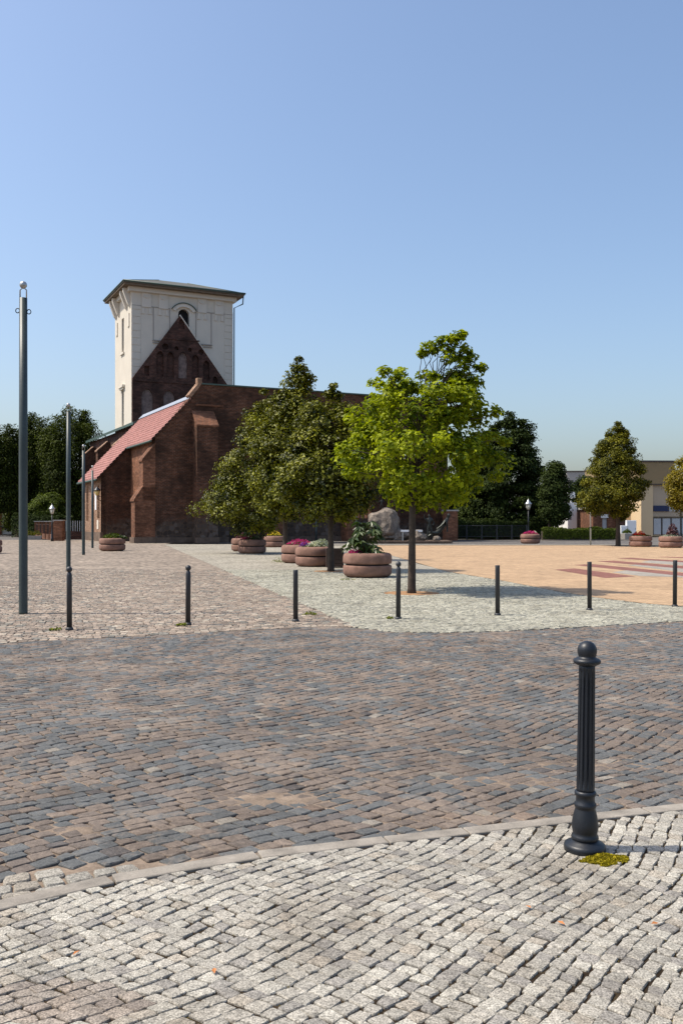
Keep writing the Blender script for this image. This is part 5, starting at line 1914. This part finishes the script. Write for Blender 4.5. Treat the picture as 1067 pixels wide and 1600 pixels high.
for j in range(12):
    mb = MB()
    mb.box(-1.1 + j * 0.2, -1.06 + j * 0.2, -0.02, 0.02, 0.74, 1.7)
    mb.build('railing_bar', M['white_metal'], gw)
mb = MB()
mb.box(1.0, 1.5, -0.3, 0.3, 0, 2.1)
mb.build('pillar', M['brick'], gw)
for px, lab in ((46, 'small concrete flower box farther from the street lamp'), (58, 'small concrete flower box nearer the street lamp')):
    p = G(px, 843)
    o = empty('flower_box', (p.x, p.y, -0.014), 0.3, lab, 'flower box', 'flower boxes by the garden fence')
    mb = MB()
    mb.hexa([(-.35, -.3, 0), (.35, -.3, 0), (.35, .3, 0), (-.35, .3, 0)], [(-.45, -.36, .35), (.45, -.36, .35), (.45, .36, .35), (-.45, .36, .35)])
    mb.build('trough', M['concrete'], o)
    pts = dome(200, 0.45, 0.5, 0.33)
    leaf_mesh('foliage', pts, NP.normal(0, 0.6, pts.shape) + np.array([0, 0, 0.8]), 0.12, M['leaf_hornbeam'], o)
Dh = 118
hs = empty('white_house', (AT(22, 815, Dh).x, Dh, -0.02), 0.35, 'white plastered house with brick pilasters hidden behind the weeping trees', 'house')
mb = MB()
mb.box(-3.5, 3.2, 0, 8, 0, 4.2)
mb.build('wall', M['white_render'], hs)
mb = MB()
mb.prism([(-3.8, -0.4, 4.2), (-3.8, 8.4, 4.2), (-3.8, 4, 7.6)], (7.3, 0, 0))
mb.build('roof', M['tile'], hs)
for x in (-3.3, -1.7, 0.1, 1.6, 3.0):
    mb = MB()
    mb.box(x - 0.28, x + 0.28, -0.14, -0.001, 0, 4.15)
    mb.build('pilaster', M['brick_new'], hs)
for x in (-0.85, 2.3):
    mb = MB()
    mb.box(x - 0.35, x + 0.35, -0.06, -0.001, 1.0, 3.0)
    w_ = mb.build('window', M['glass_dark'], hs)
    mb = MB()
    mb.box(x - 0.45, x + 0.45, -0.16, -0.001, 0.88, 0.98)
    mb.build('window_sill', M['concrete'], w_)

# ------------------------------------------------------------------ right: buildings, cabinets, fence
Db = 101
kb = Db / F
bb = empty('office_building', (AT(1001, 815, Db).x, Db, -0.02), math.radians(4), 'beige flat-roofed building with brown upper storey and blue sign', 'building')
zz_ = lambda py: EYE + (HY - py) * kb + 0.02
ww = lambda px: (px - 1001) * kb
mb = MB()
mb.box(0, ww(1020), 0, 18, 0, zz_(757))
mb.box(ww(1020) + 0.002, ww(1130), 0.25, 18, 0, zz_(757) - 0.004)
mb.build('wall', M['beige'], bb)
mb = MB()
mb.box(ww(1021), ww(1130), 0.18, 0.248, zz_(790), zz_(758))
mb.build('facade_panel', M['beige_grey'], bb)
mb = MB()
mb.box(ww(1021), ww(1130), 0.18, 0.248, zz_(807), zz_(799))
mb.build('facade_panel', M['beige_grey'], bb)
mb = MB()
mb.box(-0.12, ww(1054), -0.12, 18.1, zz_(757) + 0.002, zz_(722))
mb.build('upper_storey', M['brown_panel'], bb)
mb = MB()
mb.box(-0.2, ww(1054) + 0.08, -0.2, 18.2, zz_(722) + 0.002, zz_(719.5))
mb.build('roof_edge', M['brown_line'], bb)
mb = MB()
mb.box(-0.16, ww(1054) + 0.05, -0.16, 0.0, zz_(757.5), zz_(756))
mb.build('storey_line', M['brown_line'], bb)
mb = MB()
mb.box(ww(1021), ww(1046), 0.02, 0.24, zz_(799), zz_(790))
mb.build('shop_sign', M['blue'], bb)
mb = MB()
mb.box(ww(1046) + 0.01, ww(1130), 0.1, 0.24, zz_(799), zz_(790))
mb.build('ribbon_window', M['glass_pale'], bb)
for (a, b) in ((1021.5, 1033.5), (1035.5, 1048.5), (1050.5, 1064.5), (1066.5, 1082)):
    mb = MB()
    mb.box(ww(a), ww(b), 0.1, 0.245, zz_(835), zz_(810))
    w_ = mb.build('shop_window', M['glass_pale'], bb)
    mb = MB()
    mb.box(ww(a) - 0.1, ww(a), 0.04, 0.24, zz_(836), zz_(809))
    mb.box(ww(a) - 0.1, ww(b) + 0.04, 0.04, 0.24, zz_(809), zz_(808))
    mb.build('frame', M['brown_line'], w_)
mb = MB()
mb.box(-1.6, -0.002, 3.0, 14.0, 0, zz_(792))
mb.build('side_wing', M['beige'], bb)
br = empty('brick_house', (AT(926, 815, 95).x, 95, -0.02), 0, 'low brick house with narrow window behind the hedge and the ochre linden', 'house')
mb = MB()
mb.plate(rect(0, 3.3, 0, 2.9), [rect(0.95, 1.45, 0.55, 2.0)], lambda u, v, w: (u, w, v), 0.3)
mb.box(0.0, 3.3, 0.3, 7, 0, 2.896)
mb.build('wall', M['brick_new'], br)
mb = MB()
mb.box(0.95, 1.45, 0.2, 0.25, 0.55, 2.0)
w_ = mb.build('window', M['glass_pale'], br)
mb = MB()
mb.box(0.8, 1.55, -0.06, -0.001, 2.0, 2.35)
mb.build('lintel', M['white_render'], w_)
mb = MB()
mb.box(-0.2, 3.5, -0.3, 7.2, 2.9, 3.1)
mb.build('roof', M['concrete'], br)
mb = MB()
mb.box(2.3, 3.32, -0.25, -0.002, 0, 2.88)
mb.build('corner_pier', M['brick_dark'], br)
for px, h, lab in ((974, 1.25, 'lower white utility cabinet beside the ochre linden'), (985, 1.75, 'taller white utility cabinet beside the beige building')):
    p = AT(px, 842, 88)
    o = empty('utility_cabinet', (p.x, 88, -0.02), 0, lab, 'cabinet', 'utility cabinets')
    w = 0.34 if h < 1.5 else 0.45
    mb = MB()
    mb.box(-w, w, -0.25, 0.25, 0, 0.12)
    mb.build('plinth', M['concrete'], o)
    mb = MB()
    mb.box(-w, w, -0.24, 0.24, 0.122, h)
    bevel(mb.build('housing', M['white_metal'], o), 0.015)
    mb = MB()
    mb.box(-w + 0.04, w - 0.04, -0.255, -0.241, 0.2, h - 0.08)
    d_ = mb.build('door', M['white_metal'], o)
    mb = MB()
    mb.box(w - 0.12, w - 0.09, -0.275, -0.256, h * 0.5, h * 0.5 + 0.12)
    mb.build('handle', M['iron'], d_)
p = AT(979, 842, 84)
o = empty('square_planter', (p.x, 84, -0.02), 0.2, 'square concrete planter with small shrub in front of the utility cabinets', 'planter')
mb = MB()
mb.hexa([(-.4, -.4, 0), (.4, -.4, 0), (.4, .4, 0), (-.4, .4, 0)], [(-.48, -.48, .55), (.48, -.48, .55), (.48, .48, .55), (-.48, .48, .55)])
bevel(mb.build('trough', M['concrete'], o), 0.02)
pts = dome(260, 0.42, 0.5, 0.5)
leaf_mesh('shrub', pts, NP.normal(0, 0.6, pts.shape) + np.array([0, 0, 0.8]), 0.13, M['leaf_hedge'], o)
# entrance pavilion behind the lamp and the dark trees
pv = empty('pavilion', (AT(835, 815, 97).x, 97, -0.02), 0, 'white-framed glass pavilion in the shade of the dark trees', 'pavilion')
k9 = 97 / F
for a, b, m in ((818, 831, 'glass_dark'), (833, 845, 'glass_dark')):
    mb = MB()
    mb.box((a - 835) * k9, (b - 835) * k9, 0.1, 0.15, 0.1, 2.2)
    mb.build('glass_door', M[m], pv)
for a in (817, 832, 846, 850, 864):
    mb = MB()
    mb.box((a - 835) * k9 - 0.07, (a - 835) * k9 + 0.07, 0, 0.2, 0, 2.4)
    mb.build('post', M['white_metal'], pv)
mb = MB()
mb.box((815 - 835) * k9, (866 - 835) * k9, -0.1, 3, 2.402, 2.62)
mb.build('roof', M['white_metal'], pv)
mb = MB()
mb.box((846.8 - 835) * k9, (862.8 - 835) * k9, 0.06, 0.14, 0, 2.4)
mb.build('wall_panel', M['white_render'], pv)
mb = MB()
mb.box((815 - 835) * k9, (866 - 835) * k9, 2.8, 3.0, 0, 2.4)
mb.build('back_wall', M['brick_dark'], pv)
# iron fence in front of the dark trees
p0, p1 = AT(705, 843, 84), AT(822, 843, 86)
fe = empty('iron_fence', (p0.x, 84, -0.02), 0, 'low iron fence with grey posts in front of the dark trees', 'fence')
v = Vector((p1.x - p0.x, 2, 0))
for i in range(6):
    c = v * (i / 5)
    mb = MB()
    mb.box(c.x - 0.06, c.x + 0.06, c.y - 0.06, c.y + 0.06, 0, 1.32)
    mb.build('post', M['post_grey'], fe)
for z in (0.25, 1.25):
    mb = MB()
    mb.tube([Vector((0, 0, z)), v + Vector((0, 0, z))], 0.03, 6)
    mb.build('rail', M['post_grey'], fe)
for i in range(60):
    c = v * ((i + 0.5) / 60)
    mb = MB()
    mb.box(c.x - 0.012, c.x + 0.012, c.y - 0.012, c.y + 0.012, 0.2, 1.28)
    mb.build('picket', M['iron'], fe)
pb = empty('brick_pillar', (AT(703, 815, 79).x, 79, -0.02), 0.2, 'red brick pillar behind the leaning bronze figure', 'pillar')
mb = MB()
mb.box(-0.55, 0.55, -0.4, 0.4, 0, 2.5)
mb.build('shaft', M['brick_new'], pb)
mb = MB()
mb.box(-0.62, 0.62, -0.47, 0.47, 2.502, 2.62)
mb.build('cap', M['concrete'], pb)
# ventilation unit on a pale wall corner, far flat-roofed block
pw = empty('garden_wall', (AT(893, 815, 100).x, 100, -0.02), 0.3, 'narrow cream wall end with a white box above it', 'wall')
mb = MB()
mb.box(-0.5, 0.6, 0, 4, 0, EYE + (HY - 785) * 100 / F)
mb.build('wall', M['white_render'], pw)
vb = empty('white_box', (AT(895, 815, 100).x, 101, EYE + (HY - 784.8) * 100 / F - 0.02), 0.3, 'white box on a short stem above the cream wall', 'box')
mb = MB()
mb.box(-0.06, 0.06, -0.06, 0.06, 0, 0.5)
mb.build('stem', M['white_metal'], vb)
mb = MB()
mb.box(-0.3, 0.35, -0.3, 0.3, 0.5, 1.15)
bevel(mb.build('housing', M['white_metal'], vb), 0.02)
fb = empty('apartment_block', (AT(885, 815, 190).x, 190, -0.02), -0.1, 'distant flat-roofed grey block above the dark trees', 'building')
kf = 190 / F
mb = MB()
mb.box(0, 48 * kf, 0, 14, 0, EYE + (HY - 737) * kf)
mb.build('wall', M['grey_block'], fb)
mb = MB()
mb.box(-0.2, 48 * kf + 0.2, -0.2, 14.2, EYE + (HY - 737) * kf + 0.002, EYE + (HY - 735.5) * kf)
mb.build('roof_edge', M['brown_line'], fb)
for j in range(3):
    for i in range(5):
        mb = MB()
        mb.box(0.5 + i * 1.2, 1.3 + i * 1.2, -0.05, -0.001, 6.5 + 0 * j - j * 2.8 + 2.2, 7.9 - j * 2.8 + 2.2)
        mb.build('window', M['glass_dark'], fb)
